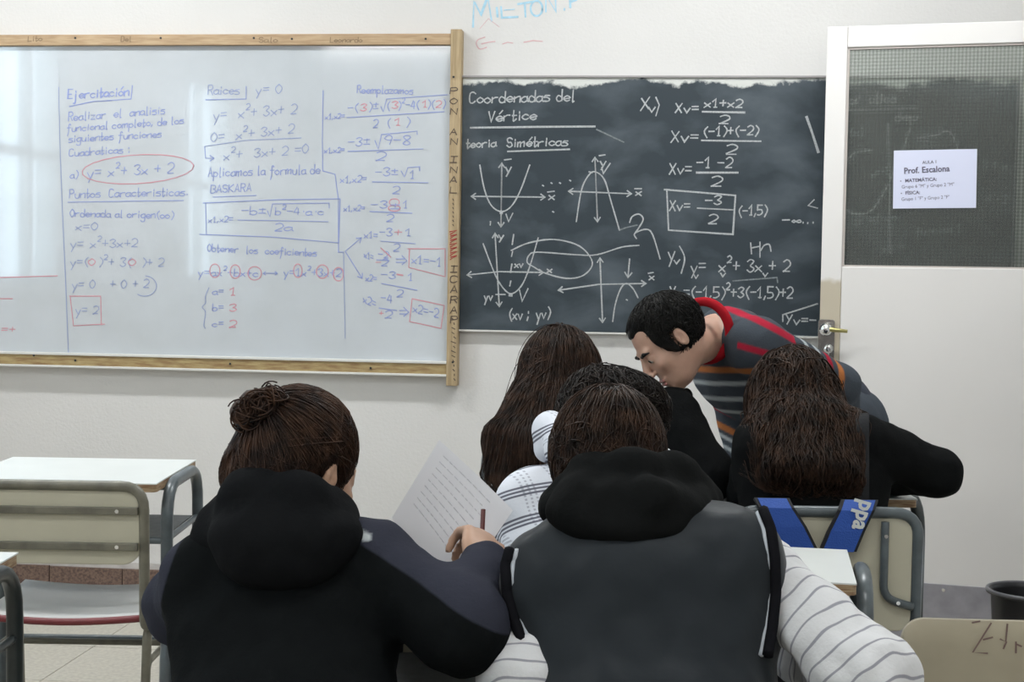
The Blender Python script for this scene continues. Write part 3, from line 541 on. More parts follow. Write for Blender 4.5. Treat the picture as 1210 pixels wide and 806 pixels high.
def chair(x, y, label, rz=0, frame=None, top=0.79, wd=0.42, back='slats', seatz=0.45, seatd=0.36, group='school chairs', panel=None):
    m = frame or M_olive; r = empty('school_chair', (x, y, 0), label, 'chair', group, rz); h = wd/2; pm = panel or M_cream
    # seat, sits in front (+y) of the backrest, dished
    def st(u, v): X = (u-.5)*(wd-.02); return (X, 0.03+v*seatd, seatz - 0.012*math.sin(math.pi*u) - 0.010*math.sin(math.pi*v) + 0.0)
    s_ = MB().grid(st, 12, 8).build('seat', M_seat, r, True, solid=0.012)
    mb = MB(); mb.tube([tuple(a+b for a, b in zip(st(i/12, 0), (0, -.002, -.004))) for i in range(13)], 0.009, 8); mb.build('edge_strip', M_red, s_, True)
    # back frame: inverted U of tube
    mb = MB(); mb.tube([(h, 0.06, seatz-.015), (h, -0.01, seatz-0.02), (h, -0.02, top-.012), (-h, -0.02, top-.012), (-h, -0.01, seatz-0.02), (-h, 0.06, seatz-.015)], 0.0125, 12, bend=0.055)
    if back == 'solid': mb = MB(); mb.tube([(h-.03, 0.06, seatz-.015), (h-.03, 0.01, seatz-0.02), (h-.03, 0.005, top-.05), (-h+.03, 0.005, top-.05), (-h+.03, 0.01, seatz-0.02), (-h+.03, 0.06, seatz-.015)], 0.0125, 12, bend=0.055)
    mb.build('back_frame', m, r, True)
    if back == 'slats':
        z0 = top-0.20
        def bk(u, v): X = (u-.5)*(wd-.028); return (X, 0.0-0.012*math.cos((u-.5)*math.pi)*0-0.016, z0+v*(top-.024-z0))
        b = MB().rbox(-h+.006, -.022, z0, h-.006, -.012, top-.014, 0.045, 'y').build('backrest', pm, r, bevel=.003)
        for z in (z0+.045, z0+.13):
            mb = MB(); mb.rbox(-h+.012, -.034, z-.009, h-.012, -.022, z+.009, .002, 'x', 2); sl = mb.build('slat', m, b)
            for xx in (-h+.06, h-.06):
                mb = MB(); mb.tube([(xx, -.036, z), (xx, -.0335, z)], .005, 8); mb.build('rivet', M_chrome, b)
    elif back == 'panel':
        z0 = top-0.27
        b = MB().rbox(-h+.03, -.022, z0, h-.012, -.010, top-.02, 0.03, 'y').build('backrest', pm, r, bevel=.003)
        for sx in (-1, 1):
            mb = MB(); mb.tube([(sx*(h-.075), -.032, top-.03), (sx*(h-.075), -.032, z0+.075), (sx*(h-.01), -.028, z0+.055)], .009, 10, bend=.03); bb_ = mb.build('bracket', m, r, True)
            for q in ((sx*(h-.075), -.043, top-.06), (sx*(h-.045), -.043, z0+.066)):
                mb = MB(); mb.tube([q, (q[0], q[1]+.004, q[2])], .0045, 8); mb.build('rivet', M_chrome, bb_)
    elif back == 'solid':
        z0 = top-0.24
        def bk(u, v):
            X = (u-.5)*wd; rr = max(0, abs(X)-(h-.035))/.035; cut = .035*(1-math.sqrt(max(0, 1-rr*rr)))
            zz = z0+cut+(v*(top-z0-2*cut)); return (X, -.018-.012*(1-(2*X/wd)**2)*.8, zz)
        MB().grid(bk, 110, 6).build('backrest', pm, r, True, solid=0.014, label=None)
    for sx in (-1, 1):
        mb = MB(); mb.tube([(sx*h*.96, 0.37, 0), (sx*h*.96, 0.34, seatz-.025), (sx*h*.96, 0.05, seatz-.025), (sx*h*.96, 0.00, 0)], 0.0115, 10, bend=0.05); lg = mb.build('leg', m, r, True)
        mb = MB(); mb.tube([(sx*h*.96, .012, .26), (sx*h*.96, .06, .33), (sx*h*.96, .35, .33)], 0.008, 8, bend=.02); mb.build('side_rail', m, lg, True)
    for y_, z_ in ((0.355, 0.30), (0.01, .20)):
        mb = MB(); mb.tube([(-h*.96, y_, z_), (h*.96, y_, z_)], 0.0085, 8); mb.build('stretcher', m, r, True)
    return r
# left: empty desk and chair
desk(-1.40, -0.884, 3.575, 4.03, 'empty desk with white top against the lower left wall area', out=0.015)
chair(-1.08, 3.40, 'empty chair with dark slatted back tucked at the empty left desk', top=0.785, wd=0.43)
desk(-1.50, -0.928, 2.27, 2.70, 'desk whose white corner and black leg enter at the left edge', legcol=M_dsteel, out=0.01, shelf=False)
# desks of the sitters
desk(-0.52, -0.03, 2.22, 2.65, 'desk in front of the girl with the hair bun')
desk(0.053, 0.653, 2.587, 2.907, 'desk with white top right of the boy in the vest', rz=math.radians(-10), out=0.02)
desk(-0.10, 0.42, 3.28, 3.66, 'desk in front of the boy in the checked shirt')
desk(0.56, 1.005, 3.52, 3.95, 'desk with black legs beside the girl with wavy hair', legcol=M_dsteel)
desk(-0.05, 0.46, 4.06, 4.45, 'front desk below the blackboard, behind the long haired girl')
# chairs
cE = chair(0.683, 3.10, 'cream backed chair with blue bag straps, under the wavy haired girl', frame=M_steel, back='panel', top=0.80, wd=0.40)
cC = chair(0.02, 2.60, 'chair of the boy in the checked shirt, pale seat', frame=M_dsteel, top=0.70, wd=0.44, seatd=.36)
chair(0.18, 3.55, 'chair of the long haired girl below the blackboard', frame=M_olive, top=0.70, wd=0.38)
chair(-0.27, 1.82, 'chair under the girl with the hair bun', top=0.64, seatz=0.44, wd=0.36)
chair(0.19, 1.81, 'chair under the boy in the vest', top=0.64, seatz=0.44, wd=0.36)
cN = chair(0.827, 2.16, 'beige backed chair with pencil scribbles at the lower right corner', back='solid', panel=M_beige, top=0.785, wd=0.47, rz=0.0, frame=M_dsteel)
# scribbles on chair backs
def scrib(name, m, parent, y, sts, wd=.004):
    mb = MB()
    for st in sts:
        v = []; 
        for i, (x, z) in enumerate(st):
            a = st[max(i-1, 0)]; b = st[min(i+1, len(st)-1)]; d = Vector((b[0]-a[0], 0, b[1]-a[1])).normalized(); n = Vector((-d.z, 0, d.x))*wd/2; p = Vector((x, y, z)); v += [p-n, p+n]
        mb.add(v, [(2*i, 2*i+1, 2*i+3, 2*i+2) for i in range(len(st)-1)])
    o = mb.build(name, m, parent); o['kind'] = 'stuff'; return o
M_pen = mat('brown_pencil_mark', (0.17, 0.11, 0.10), 0.8)
def nx(px, py, y=2.13):
    p = P(px, py, y); return (p[0]-0.827, p[2])
scrib('pencil_scribble', M_pen, cN, -.0355, [[nx(1147, 735), nx(1157, 733)], [nx(1170, 735), nx(1148, 770), nx(1166, 771)], [nx(1160, 755), nx(1172, 752)], [nx(1189, 736), nx(1187, 757), nx(1180, 754)], [nx(1188, 757), nx(1184, 766)], [nx(1199, 757), nx(1199, 771)], [nx(1199, 760), nx(1206, 763)]], .0026)
for ch in cE.children:
    if ch.name.startswith('backrest'): bE = ch
scrib('dark_scuff', M_pen, bE, -.0235, [[(-.02, .60), (-.01, .607), (.0, .60), (.008, .61)], [(-.025, .588), (-.01, .592), (.004, .586)], [(-.015, .595), (.01, .598)]], .006)
# backpack hung on the chair by its blue straps
bp = empty('backpack', (0.683, 3.03, 0.42), 'dark backpack hung by blue straps with white lettering behind cream chair', 'bag')
M_bag = mat('dark_bag_cloth', (0.02, 0.022, 0.03), 0.8, bump=.3); M_strap = mat('blue_strap', (0.015, 0.07, 0.33), 0.7, bump=.4, bscale=300); M_bord = mat('black_border', (0.01, 0.01, 0.012), 0.8)
mb = MB(); mb.rbox(-.13, -.05, -.14, .10, .03, .155, .05, 'y', 5, .02); mb.build('body', M_bag, bp, True)
def strap(n, pts, w0):
    P3 = [P(a, b, d) for a, b, d in pts]; base = np.array((0.683, 3.03, 0.42)); v = []; vb = []
    P3 = [p-base for p in P3]
    for i, p in enumerate(P3):
        d = P3[min(i+1, len(P3)-1)]-P3[max(i-1, 0)]; sd = np.array((1, 0, 0.0)) if abs(d[0]) < abs(d[2])*3 else np.array((0, 0, 1.0))
        v += [p-sd*w0/2, p+sd*w0/2]; vb += [p-sd*(w0/2+.007)+np.array((0, .004, 0)), p+sd*(w0/2+.007)+np.array((0, .004, 0))]
    f = [(2*i, 2*i+1, 2*i+3, 2*i+2) for i in range(len(P3)-1)]
    o = MB().add(v, f).build('strap', M_strap, bp, solid=.007, label=n); MB().add(vb, f).build('border', M_bord, o, solid=.008); return o
strap('left blue strap', [(912, 590, 3.075), (918, 601, 3.055), (932, 622, 3.05), (945, 648, 3.05)], .062)
st_ = strap('right blue strap lettered in white', [(1016, 592, 3.075), (1012, 604, 3.055), (1000, 628, 3.05), (990, 652, 3.05)], .066)
MB().box(-.07, -.012, .155, .06, .006, .175).build('handle_strap', M_bord, bp)
M_let = mat('white_lettering', (0.6, 0.62, 0.6), 0.7)
e_ = ftext('ppa', 0, 0, 0.050, 'lettering', .0016, 'CENTER', M_let, st_, 0, sxs=.9)
pc = P(1012, 607, 3.046)-np.array((0.683, 3.03, 0.42)); e_.location = pc; e_.rotation_euler = (math.pi/2, -math.radians(-105), 0)
# bin by the door
bn = empty('waste_bin', P(1216, 700, 4.35)*np.array((1, 1, 0)), 'black plastic waste bin before the door', 'bin')
mb = MB(); mb.lathe([(0, 0), (.09, 0), (.112, .33), (.125, .335), (.125, .345), (.112, .345), (.105, .33), (.085, .02), (0, .02)], (0, 0, 0), 28); mb.build('bucket', M_blackp, bn, True)
mb = MB(); mb.tube([(.122*math.cos(i/28*2*math.pi), .122*math.sin(i/28*2*math.pi), .343) for i in range(28)], .006, 8, closed=True); mb.build('rim', mat('grey_rim', (.12, .12, .13), .3), bn, True)
# ------------------------------------------------------------------ people: bodies, clothes and hair as smooth blended surfaces
V3 = lambda *a: np.array(a, float)
def nrm(v): v = np.asarray(v, float); return v/np.linalg.norm(v)
def cap(p, a, b, ra, rb):
    a = np.asarray(a, float); ba = np.asarray(b, float)-a; t = np.clip(((p-a)@ba)/max(ba@ba, 1e-9), 0, 1)
    return np.linalg.norm(p-(a+t[:, None]*ba), axis=1)-(ra+(rb-ra)*t)
def ell(p, c, R, r):        # R rows are the axes
    q = (p-c)@np.asarray(R).T; r = np.asarray(r, float); k0 = np.linalg.norm(q/r, axis=1); k1 = np.linalg.norm(q/(r*r), axis=1)+1e-9
    return k0*(k0-1)/k1
def ecap(p, a, b, wa, wb, side):    # capsule with an elliptic section; wa/wb = (half width, half depth)
    a = np.asarray(a, float); b = np.asarray(b, float); ba = b-a; L = np.linalg.norm(ba); ax = ba/L
    sd = nrm(side-ax*(side@ax)); fw = np.cross(ax, sd); t = np.clip((p-a)@ax/L, 0, 1); d = p-(a+t[:, None]*ba)
    w = wa[0]+(wb[0]-wa[0])*t; h = wa[1]+(wb[1]-wa[1])*t; m = np.minimum(w, h)
    x, y, z = d@sd, d@fw, d@ax; k0 = np.sqrt((x/w)**2+(y/h)**2+(z/m)**2); k1 = np.sqrt((x/w**2)**2+(y/h**2)**2+(z/m**2)**2)+1e-9
    return k0*(k0-1)/k1
def smin(a, b, k):
    if k <= 0: return np.minimum(a, b)
    h = np.clip(0.5+0.5*(b-a)/k, 0, 1); return b*(1-h)+a*h-k*h*(1-h)
def smax(a, b, k): return -smin(-a, -b, k)
def wob(p, f, s=0.0):       # cheap smooth noise
    x, y, z = p[:, 0]*f, p[:, 1]*f, p[:, 2]*f
    return (np.sin(x*1.7+1.3*np.sin(y*1.1+s)+s)+np.sin(y*1.9+1.7*np.sin(z*1.3+2*s))+np.sin(z*2.1+1.1*np.sin(x*1.6+y+s)))/3
EYE3 = np.eye(3)
def prim(p, q):
    k = q[0]
    if k == 'c': return cap(p, *q[1:5])
    if k == 'e': return ell(p, *q[1:4])
    if k == 'x': return ecap(p, *q[1:6])
def union(prims, k=0.02):
    def f(p):
        d = None
        for q in prims:
            kk = q[-1]['k'] if isinstance(q[-1], dict) and 'k' in q[-1] else k; sub = isinstance(q[-1], dict) and q[-1].get('sub')
            v = prim(p, q); d = v if d is None else (smax(d, -v, kk) if sub else smin(d, v, kk))
        return d
    return f
def surface(f, lo, hi, h, B=8):
    lo = np.asarray(lo, float); n = (np.ceil((np.asarray(hi)-lo)/h/B).astype(int))*B; nb = n//B
    bi = np.stack(np.meshgrid(*[np.arange(k) for k in nb], indexing='ij'), -1).reshape(-1, 3)
    cen = lo+(bi*B+(B-1)/2)*h; d = f(cen); V = np.empty(tuple(n), np.float32)
    V.reshape(nb[0], B, nb[1], B, nb[2], B)[:] = d.reshape(nb[0], 1, nb[1], 1, nb[2], 1)
    act = bi[np.abs(d) < B*h*0.9*1.35+0.008]; loc = np.stack(np.meshgrid(*[np.arange(B)]*3, indexing='ij'), -1).reshape(-1, 3)
    for i in range(0, len(act), 256):
        idx = (act[i:i+256, None, :]*B+loc[None]).reshape(-1, 3); V[idx[:, 0], idx[:, 1], idx[:, 2]] = f(lo+idx*h)
    V[0] = V[-1] = 1; V[:, 0] = V[:, -1] = 1; V[:, :, 0] = V[:, :, -1] = 1
    s = V < 0; c = s[:-1, :-1, :-1].astype(np.int8)
    off = [(a, b, c_) for a in (0, 1) for b in (0, 1) for c_ in (0, 1)]; tot = sum(s[a:n[0]-1+a, b:n[1]-1+b, c_:n[2]-1+c_].astype(np.int8) for a, b, c_ in off)
    cells = np.argwhere((tot > 0) & (tot < 8)); vals = np.stack([V[cells[:, 0]+a, cells[:, 1]+b, cells[:, 2]+c_] for a, b, c_ in off], 1)
    acc = np.zeros((len(cells), 3)); cnt = np.zeros(len(cells)); O = np.array(off, float)
    for i in range(8):
        for j in range(i+1, 8):
            if np.abs(O[i]-O[j]).sum() != 1: continue
            a, b = vals[:, i], vals[:, j]; m = (a < 0) != (b < 0); t = np.where(m, a/np.where(m, a-b, 1), 0)
            acc[m] += (O[i]+t[:, None]*(O[j]-O[i]))[m]; cnt[m] += 1
    verts = lo+(cells+acc/cnt[:, None])*h; ix = -np.ones(tuple(n-1), np.int32); ix[cells[:, 0], cells[:, 1], cells[:, 2]] = np.arange(len(cells))
    Q = []
    for ax in range(3):
        sl0 = [slice(None)]*3; sl1 = [slice(None)]*3; sl0[ax] = slice(0, -1); sl1[ax] = slice(1, None)
        e = np.argwhere(s[tuple(sl0)] != s[tuple(sl1)]); u, w_ = (ax+1) % 3, (ax+2) % 3
        eu = np.zeros(3, int); eu[u] = 1; ew = np.zeros(3, int); ew[w_] = 1
        q = [e-eu-ew, e-ew, e, e-eu]; q = np.stack([ix[a[:, 0], a[:, 1], a[:, 2]] for a in q], 1); fl_ = s[tuple(sl0)][e[:, 0], e[:, 1], e[:, 2]]
        q[~fl_] = q[~fl_][:, ::-1]; Q.append(q)
    Q = np.concatenate(Q); Q = Q[(Q >= 0).all(1)]; return verts, Q
def np_mesh(name, v, q, m, parent=None, attrs=None, col=None, smooth=True):
    me = bpy.data.meshes.new(name); me.vertices.add(len(v)); me.vertices.foreach_set('co', np.asarray(v, np.float32).ravel())
    k = q.shape[1]; me.loops.add(q.size); me.loops.foreach_set('vertex_index', q.astype(np.int32).ravel())
    me.polygons.add(len(q)); me.polygons.foreach_set('loop_start', np.arange(0, q.size, k, dtype=np.int32)); me.polygons.foreach_set('loop_total', np.full(len(q), k, np.int32))
    me.polygons.foreach_set('use_smooth', np.full(len(q), smooth)); me.update(calc_edges=True)
    for a, val in (attrs or {}).items():
        at = me.attributes.new(a, 'FLOAT', 'POINT'); at.data.foreach_set('value', np.asarray(val, np.float32))
    if col is not None:
        at = me.attributes.new('Col', 'FLOAT_COLOR', 'POINT'); at.data.foreach_set('color', np.c_[col, np.ones(len(col))].astype(np.float32).ravel())
    me.materials.append(m); o = bpy.data.objects.new(name, me); link(o, parent); return o
def prim_bounds(prims, pad=0.03):
    lo = np.full(3, 9e9); hi = -lo
    for q in prims:
        if isinstance(q[-1], dict) and q[-1].get('sub'): continue
        if q[0] == 'e': r = max(q[3]); pts = [(q[1], r)]
        elif q[0] == 'c': pts = [(q[1], q[3]), (q[2], q[4])]
        else: pts = [(q[1], max(q[3])), (q[2], max(q[4]))]
        for c, r in pts: lo = np.minimum(lo, np.asarray(c)-r); hi = np.maximum(hi, np.asarray(c)+r)
    return lo-pad, hi+pad
def head_frame(fwd, up):
    f = nrm(fwd); u = np.asarray(up, float); u = nrm(u-f*(u@f)); r = np.cross(f, u); return np.array([r, f, u])     # rows: right, forward, up
def head_prims(c, R, s=1.0):
    W = lambda x, y, z: c+(x*R[0]+y*R[1]+z*R[2])*s
    E = lambda ctr, r, **k: ('e', W(*ctr), R, tuple(a*s for a in r))+((k,) if k else ())
    C = lambda a, b, ra, rb, **k: ('c', W(*a), W(*b), ra*s, rb*s)+((k,) if k else ())
    L = [E((0, -.012, .028), (.074, .094, .092)), E((0, .034, -.03), (.058, .055, .082)), E((0, .045, -.082), (.043, .040, .030)), E((0, .076, -.100), (.017, .014, .014), k=.02),
         C((-.034, .076, .024), (.034, .076, .024), .010, .010, k=.012), C((0, .085, .016), (0, .108, -.026), .0075, .011, k=.008), E((-.011, .099, -.031), (.008, .009, .007), k=.005), E((.011, .099, -.031), (.008, .009, .007), k=.005),
         E((-.038, .06, -.022), (.022, .022, .02), k=.015), E((.038, .06, -.022), (.022, .022, .02), k=.015)]
    for sx in (-1, 1):
        L += [E((sx*.031, .094, .004), (.016, .014, .010), sub=True, k=.008), E((sx*.031, .0745, .004), (.0135, .0125, .011), k=.002), C((sx*.020, .086, .0105), (sx*.043, .079, .0105), .0028, .0028, k=.004)]
    L += [C((-.019, .084, -.060), (.019, .084, -.060), .0065, .0065, k=.006), C((-.014, .083, -.072), (.014, .083, -.072), .0075, .0075, k=.006), C((-.022, .096, -.0655), (.022, .096, -.0655), .0030, .0030, sub=True, k=.003)]
    for sx in (-1, 1):
        L += [('e', W(sx*.079, -.008, -.004), R, (.009*s, .0155*s, .027*s), {'k': .004}), ('e', W(sx*.087, -.004, -.002), R, (.0085*s, .010*s, .018*s), {'k': .003, 'sub': True}), ('e', W(sx*.082, .002, -.004), R, (.004*s, .005*s, .006*s), {'k': .003})]
    return L, W
def hand_prims(w_, d, nrm_, side, curl=0.5, spread=0.04, grip=False):       # wrist, direction, palm normal, thumb side (+1/-1)
    d = nrm(d); n_ = nrm(nrm_-d*(nrm_@d)); s_ = np.cross(d, n_)*side; L = [('e', w_+d*.048, np.array([s_, d, n_]), (.040, .052, .015)), ('c', w_-d*.02, w_+d*.02, .026, .024)]
    for i, (off, ln) in enumerate(((.030, .90), (.010, 1.0), (-.010, .94), (-.029, .76))):
        b = w_+d*(.088-.004*abs(i-1))+s_*off; a = nrm(d+s_*spread*(1.5-i)); L0 = [.042*ln, .026*ln, .020*ln]; ang = 0
        L.append(('c', w_+d*.04+s_*off*.8, b, .011, .0095, {'k': .006}))
        for j in range(3):
            ang += curl*(0.8, 1.0, .7)[j]; v = a*math.cos(ang)+n_*math.sin(ang); e_ = b+v*L0[j]
            L.append(('c', b, e_, .0092-.0008*j, .0084-.0009*j, {'k': .0015})); b = e_
    b = w_+d*.022+s_*.026; v = nrm(d*.75+s_*.75+n_*.35); e_ = b+v*.036; L.append(('c', b, e_, .014, .0105, {'k': .01})); v2 = nrm(d*.9+s_*(.15 if not grip else -.1)+n_*(.45 if not grip else .8)); e2 = e_+v2*.03; L.append(('c', e_, e2, .0105, .0088, {'k': .002})); L.append(('c', e2, e2+nrm(v2+n_*.3)*.022, .009, .0075, {'k': .002})); return L
M_skin = mat('skin', (0.50, 0.30, 0.22), 0.5, 0.4, var=.10, vscale=30); M_skin.node_tree.nodes['Principled BSDF'].inputs['Subsurface Weight'].default_value = 0.06
M_skin2 = mat('olive_skin', (0.46, 0.275, 0.185), 0.5, 0.4, var=.10, vscale=30)
M_trou = mat('dark_denim', (0.02, 0.025, 0.04), 0.85, bump=.3); M_shoe = mat('dark_shoe', (0.02, 0.02, 0.02), 0.5)
def hair_mat(name, c1, c2, rough=0.5):
    m = mat(name, c1, rough, 0.16, col2=c2, vscale=35); return m
M_h_black = hair_mat('dark_brown_hair', (0.020, 0.013, 0.010), (0.008, 0.006, 0.005)); M_h_brown = hair_mat('brown_hair', (0.044, 0.022, 0.013), (0.012, 0.007, 0.005)); M_h_deep = hair_mat('black_hair', (0.009, 0.008, 0.007), (0.005, 0.0045, 0.004)); M_h_bun = hair_mat('warm_brown_hair', (0.060, 0.030, 0.018), (0.016, 0.009, 0.007))
def make_body(name, label, J, skin, h=0.007, curlL=.5, curlR=.5, palmL=V3(0, 0, -1), palmR=V3(0, 0, -1), grip=False, seated=True):
    R = head_frame(J['fwd'], J['up']); hp, W = head_prims(J['head'], R, J.get('hs', 1.0)); side = nrm(J['shR']-J['shL'])
    P_ = list(hp) + [('c', W(0, -.02, -.05), J['neck'], .050, .056, {'k': .03})]
    P_ += [('c', J['shL'], J['neck'], .045, .05), ('c', J['shR'], J['neck'], .045, .05), ('x', J['chest'], J['waist'], (J['wc']*.8, .085), (J['wc']*.72, .08), side), ('x', (J['shL']+J['shR'])/2, J['chest'], (J['wc']*.7, .06), (J['wc']*.8, .085), side), ('x', J['waist'], J['hip'], (J['wc']*.72, .08), (.14, .10), side)]
    for s_ in 'LR':
        P_ += [('c', J['sh'+s_], J['el'+s_], .045, .036), ('c', J['el'+s_], J['wr'+s_], .036, .024)]
        P_ += [('c', J['hp'+s_], J['kn'+s_], .072, .050), ('c', J['kn'+s_], J['an'+s_], .048, .034), ('c', J['an'+s_], J['an'+s_]+J['toe']*.17-V3(0, 0, .045), .034, .024)]
    P_ += [(*q,) for q in hand_prims(J['wrL'], J['hdL'], palmL, J.get('thL', 1), curlL, grip=False)] + [(*q,) for q in hand_prims(J['wrR'], J['hdR'], palmR, J.get('thR', -1), curlR, grip=grip)]
    f = union(P_, .018); lo, hi = prim_bounds(P_); v, q = surface(f, lo, hi, h); base = V3(J['hip'][0], J['hip'][1], 0)
    o = np_mesh(name, v-base, q, skin); o.location = base; tag(o, label, 'person'); o['_b'] = 0; del o['_b']; J['base'] = base; J['R'] = R; J['W'] = W; J['sd'] = side; return o
def seated_legs(J, hx=.09, kx=.12, kd=.42, footd=.40, floor_z=0.0):
    c = J['hip']; side = nrm(J['shR']-J['shL']); side[2] = 0; side = nrm(side); fw = V3(-side[1], side[0], 0); J['toe'] = fw
    for s_, sg in (('L', -1), ('R', 1)):
        J['hp'+s_] = c+side*hx*sg+V3(0, 0, 0); J['kn'+s_] = c+side*kx*sg+fw*kd+V3(0, 0, -.02); J['an'+s_] = np.append((c+side*kx*sg+fw*footd)[:2], .085)
def clothe(name, root, J, prims, m, k=0.03, h=0.007, fold=0.004, attrfn=None, colfn=None, ff=26, label=None, extra=None, seed=0.0):
    g = union(prims, k)
    def f(p):
        d = g(p)+fold*wob(p*V3(1, 1, .7), ff, seed)+fold*.45*wob(p[:, [1, 2, 0]], ff*2.3, seed+2)
        if extra: d = extra(p, d)
        return d
    lo, hi = prim_bounds(prims, .03); v, q = surface(f, lo, hi, h); o = np_mesh(name, v-J['base'], q, m, root, attrfn(v) if attrfn else None, colfn(v) if colfn else None)
    if label: o['label'] = label
    return o
def arm_prims(J, r0=.062, r1=.055, r2=.045, sides='LR', back=.02):
    L = []
    for s_ in sides:
        e = J['wr'+s_]; d = nrm(e-J['el'+s_]); L += [('c', J['sh'+s_], J['el'+s_], r0, r1), ('c', J['el'+s_], e-d*back, r1, r2)]
    return L
def torso_prims(J, d=.115, hem=.0, ww=None, hipw=.165):
    w_ = J['wc']; ww = ww or w_*.95; sd = J['sd']
    return [('c', J['shL']*.85+J['neck']*.15, J['neck'], .05, .065), ('c', J['shR']*.85+J['neck']*.15, J['neck'], .05, .065), ('x', (J['shL']+J['shR'])/2-V3(0, 0, .03), J['chest'], (w_*.85, d*.8), (w_, d), sd),
            ('x', J['chest'], J['waist'], (w_, d), (ww, d*1.02), sd), ('x', J['waist'], J['hip'], (ww, d*1.02), (hipw, d*1.1), sd)]
def trousers(root, J):
    P_ = [('x', J['hip']+V3(0, 0, .05), J['hip'], (.15, .11), (.155, .115), J['sd'])]
    for s_ in 'LR': P_ += [('c', J['hp'+s_], J['kn'+s_], .088, .066), ('c', J['kn'+s_], J['an'+s_]+V3(0, 0, .03), .064, .052)]
    clothe('trousers', root, J, P_, M_trou, .02, .011, .003)
    for s_ in 'LR':
        a = J['an'+s_]; t_ = J['toe']; P_ = [('c', V3(a[0], a[1], .05)-t_*.03, V3(a[0], a[1], .038)+t_*.16, .042, .034), ('c', V3(a[0], a[1], .10), V3(a[0], a[1], .05), .042, .045)]
        clothe('shoe', root, J, P_, M_shoe, .02, .008, 0, extra=lambda p, d: smax(d, .004-p[:, 2], .004))
# ---- hair: a mass plus combed locks following the surface
def strands(root, J, m, f_col, n, whorl, length, gravity=1.0, wave=0.0, wf=25, r=0.0013, seg=14, region=None, off=(0.001, 0.010), jitter=.25, name='locks', pull=.6, f_mass=None, rad=(.078, .100, .100), start=None, along=0.0, droop=None, seed=3, clump=0.0):
    rg = np.random.default_rng(seed); W, R = J['W'], J['R']; c = W(0, -.012, .03); rad = np.array(rad)*J.get('hs', 1.0)
    d = rg.normal(size=(n*4, 3)); d /= np.linalg.norm(d, axis=1)[:, None]
    if region: d = d[region(d)]
    d = d[:n]; n = len(d); p = c+(d*rad)@R; wdir = nrm(whorl); flow = d-wdir*(d@wdir)[:, None]; flow = flow/(np.linalg.norm(flow, axis=1)[:, None]+.2); v = flow@R
    v = v+rg.normal(size=v.shape)*jitter; g = V3(0, 0, -1.) if droop is None else droop; offs = rg.uniform(off[0], off[1], n)
    if clump: cid = rg.integers(0, max(4, n//12), n)
    Ls = length*rg.uniform(.72, 1.08, n) if not callable(length) else length(d)*rg.uniform(.8, 1.05, n); st = Ls/seg; ph = rg.uniform(0, 6.28, n)
    if clump: ph = cid*1.7
    pts = [p.copy()]; eps = .004
    def push(p):
        for _ in range(2):
            dd = f_col(p); gx = np.stack([f_col(p+V3(eps, 0, 0))-dd, f_col(p+V3(0, eps, 0))-dd, f_col(p+V3(0, 0, eps))-dd], 1); gx /= np.linalg.norm(gx, axis=1)[:, None]+1e-9
            e = offs-dd; mv = np.where(e > 0, e, np.where(e > -.012, e*.5*along, 0)); p = p+gx*mv[:, None]
        if f_mass is not None:
            dm = f_mass(p); gm = np.stack([f_mass(p+V3(eps, 0, 0))-dm, f_mass(p+V3(0, eps, 0))-dm, f_mass(p+V3(0, 0, eps))-dm], 1); gm /= np.linalg.norm(gm, axis=1)[:, None]+1e-9
            p = p-gm*(np.clip(dm-offs-.002, 0, .05)*pull)[:, None]
        return p, gx, dd
    p, gx, dd = push(p); pts = [p]
    for i in range(seg):
        v = v+g*gravity*.35; tn = (v*gx).sum(1); near = dd < .02; v = v-gx*np.where(near, tn, 0)[:, None]; v = v+rg.normal(size=v.shape)*jitter*.25; v /= np.linalg.norm(v, axis=1)[:, None]+1e-9
        sd = np.cross(v, gx); p = p+v*st[:, None]+sd*(wave*np.cos(ph+i*st*wf*6.28/ max(seg*st.mean(), .01)*.6))[:, None]; p, gx, dd = push(p); pts.append(p)
    P3 = np.stack(pts, 1); S1 = seg+1; tan = np.gradient(P3, axis=1); tan /= np.linalg.norm(tan, axis=2)[:, :, None]+1e-9
    up = np.array([.3, .2, .93]); a = np.cross(tan, up); a /= np.linalg.norm(a, axis=2)[:, :, None]+1e-9; b = np.cross(tan, a)
    tt = np.linspace(0, 1, S1); rr = r*(1-.75*tt**2)*np.minimum(1, .5+tt*4); rr = rr[None, :]*rg.uniform(.7, 1.4, n)[:, None]
    ring = [P3+(a*math.cos(t)+b*math.sin(t))*rr[:, :, None] for t in (0, 2.094, 4.189)]; V = np.stack(ring, 2).reshape(-1, 3)
    base = (np.arange(n)[:, None]*S1+np.arange(seg)[None])[:, :, None]*3; k = np.arange(3)[None, None]; q = np.stack([base+k, base+(k+1) % 3, base+3+(k+1) % 3, base+3+k], -1).reshape(-1, 4)
    o = np_mesh(name, V-J['base'], q, m, root); o['kind'] = 'stuff'; return o
def hair_mass(root, J, prims, m, k=.02, h=.006, groove=.0025, name='hair', extra=None, label=None):
    return clothe(name, root, J, prims, m, k, h, groove, ff=60, extra=extra, label=label)
def skull(J, g=.010, front=True):
    W, R, s = J['W'], J['R'], J.get('hs', 1.0); return ('e', W(0, -.016, .032), R, ((.074+g)*s, (.092+g)*s, (.092+g)*s))
def raycast(f, px, py, d0, d1, out=0.0):        # where a garment's surface lies under a pixel
    ds = np.arange(d0, d1, .004); pts = np.array([P(px, py, d) for d in ds]); v = f(pts)-out; i = np.argmax(v < 0)
    return pts[i] if v.min() < 0 else None
def sstep(nt, x, lo, hi):
    n = nd(nt, 'ShaderNodeMapRange'); n.inputs[1].default_value = lo; n.inputs[2].default_value = hi; nt.links.new(x, n.inputs[0]); return n.outputs[0]
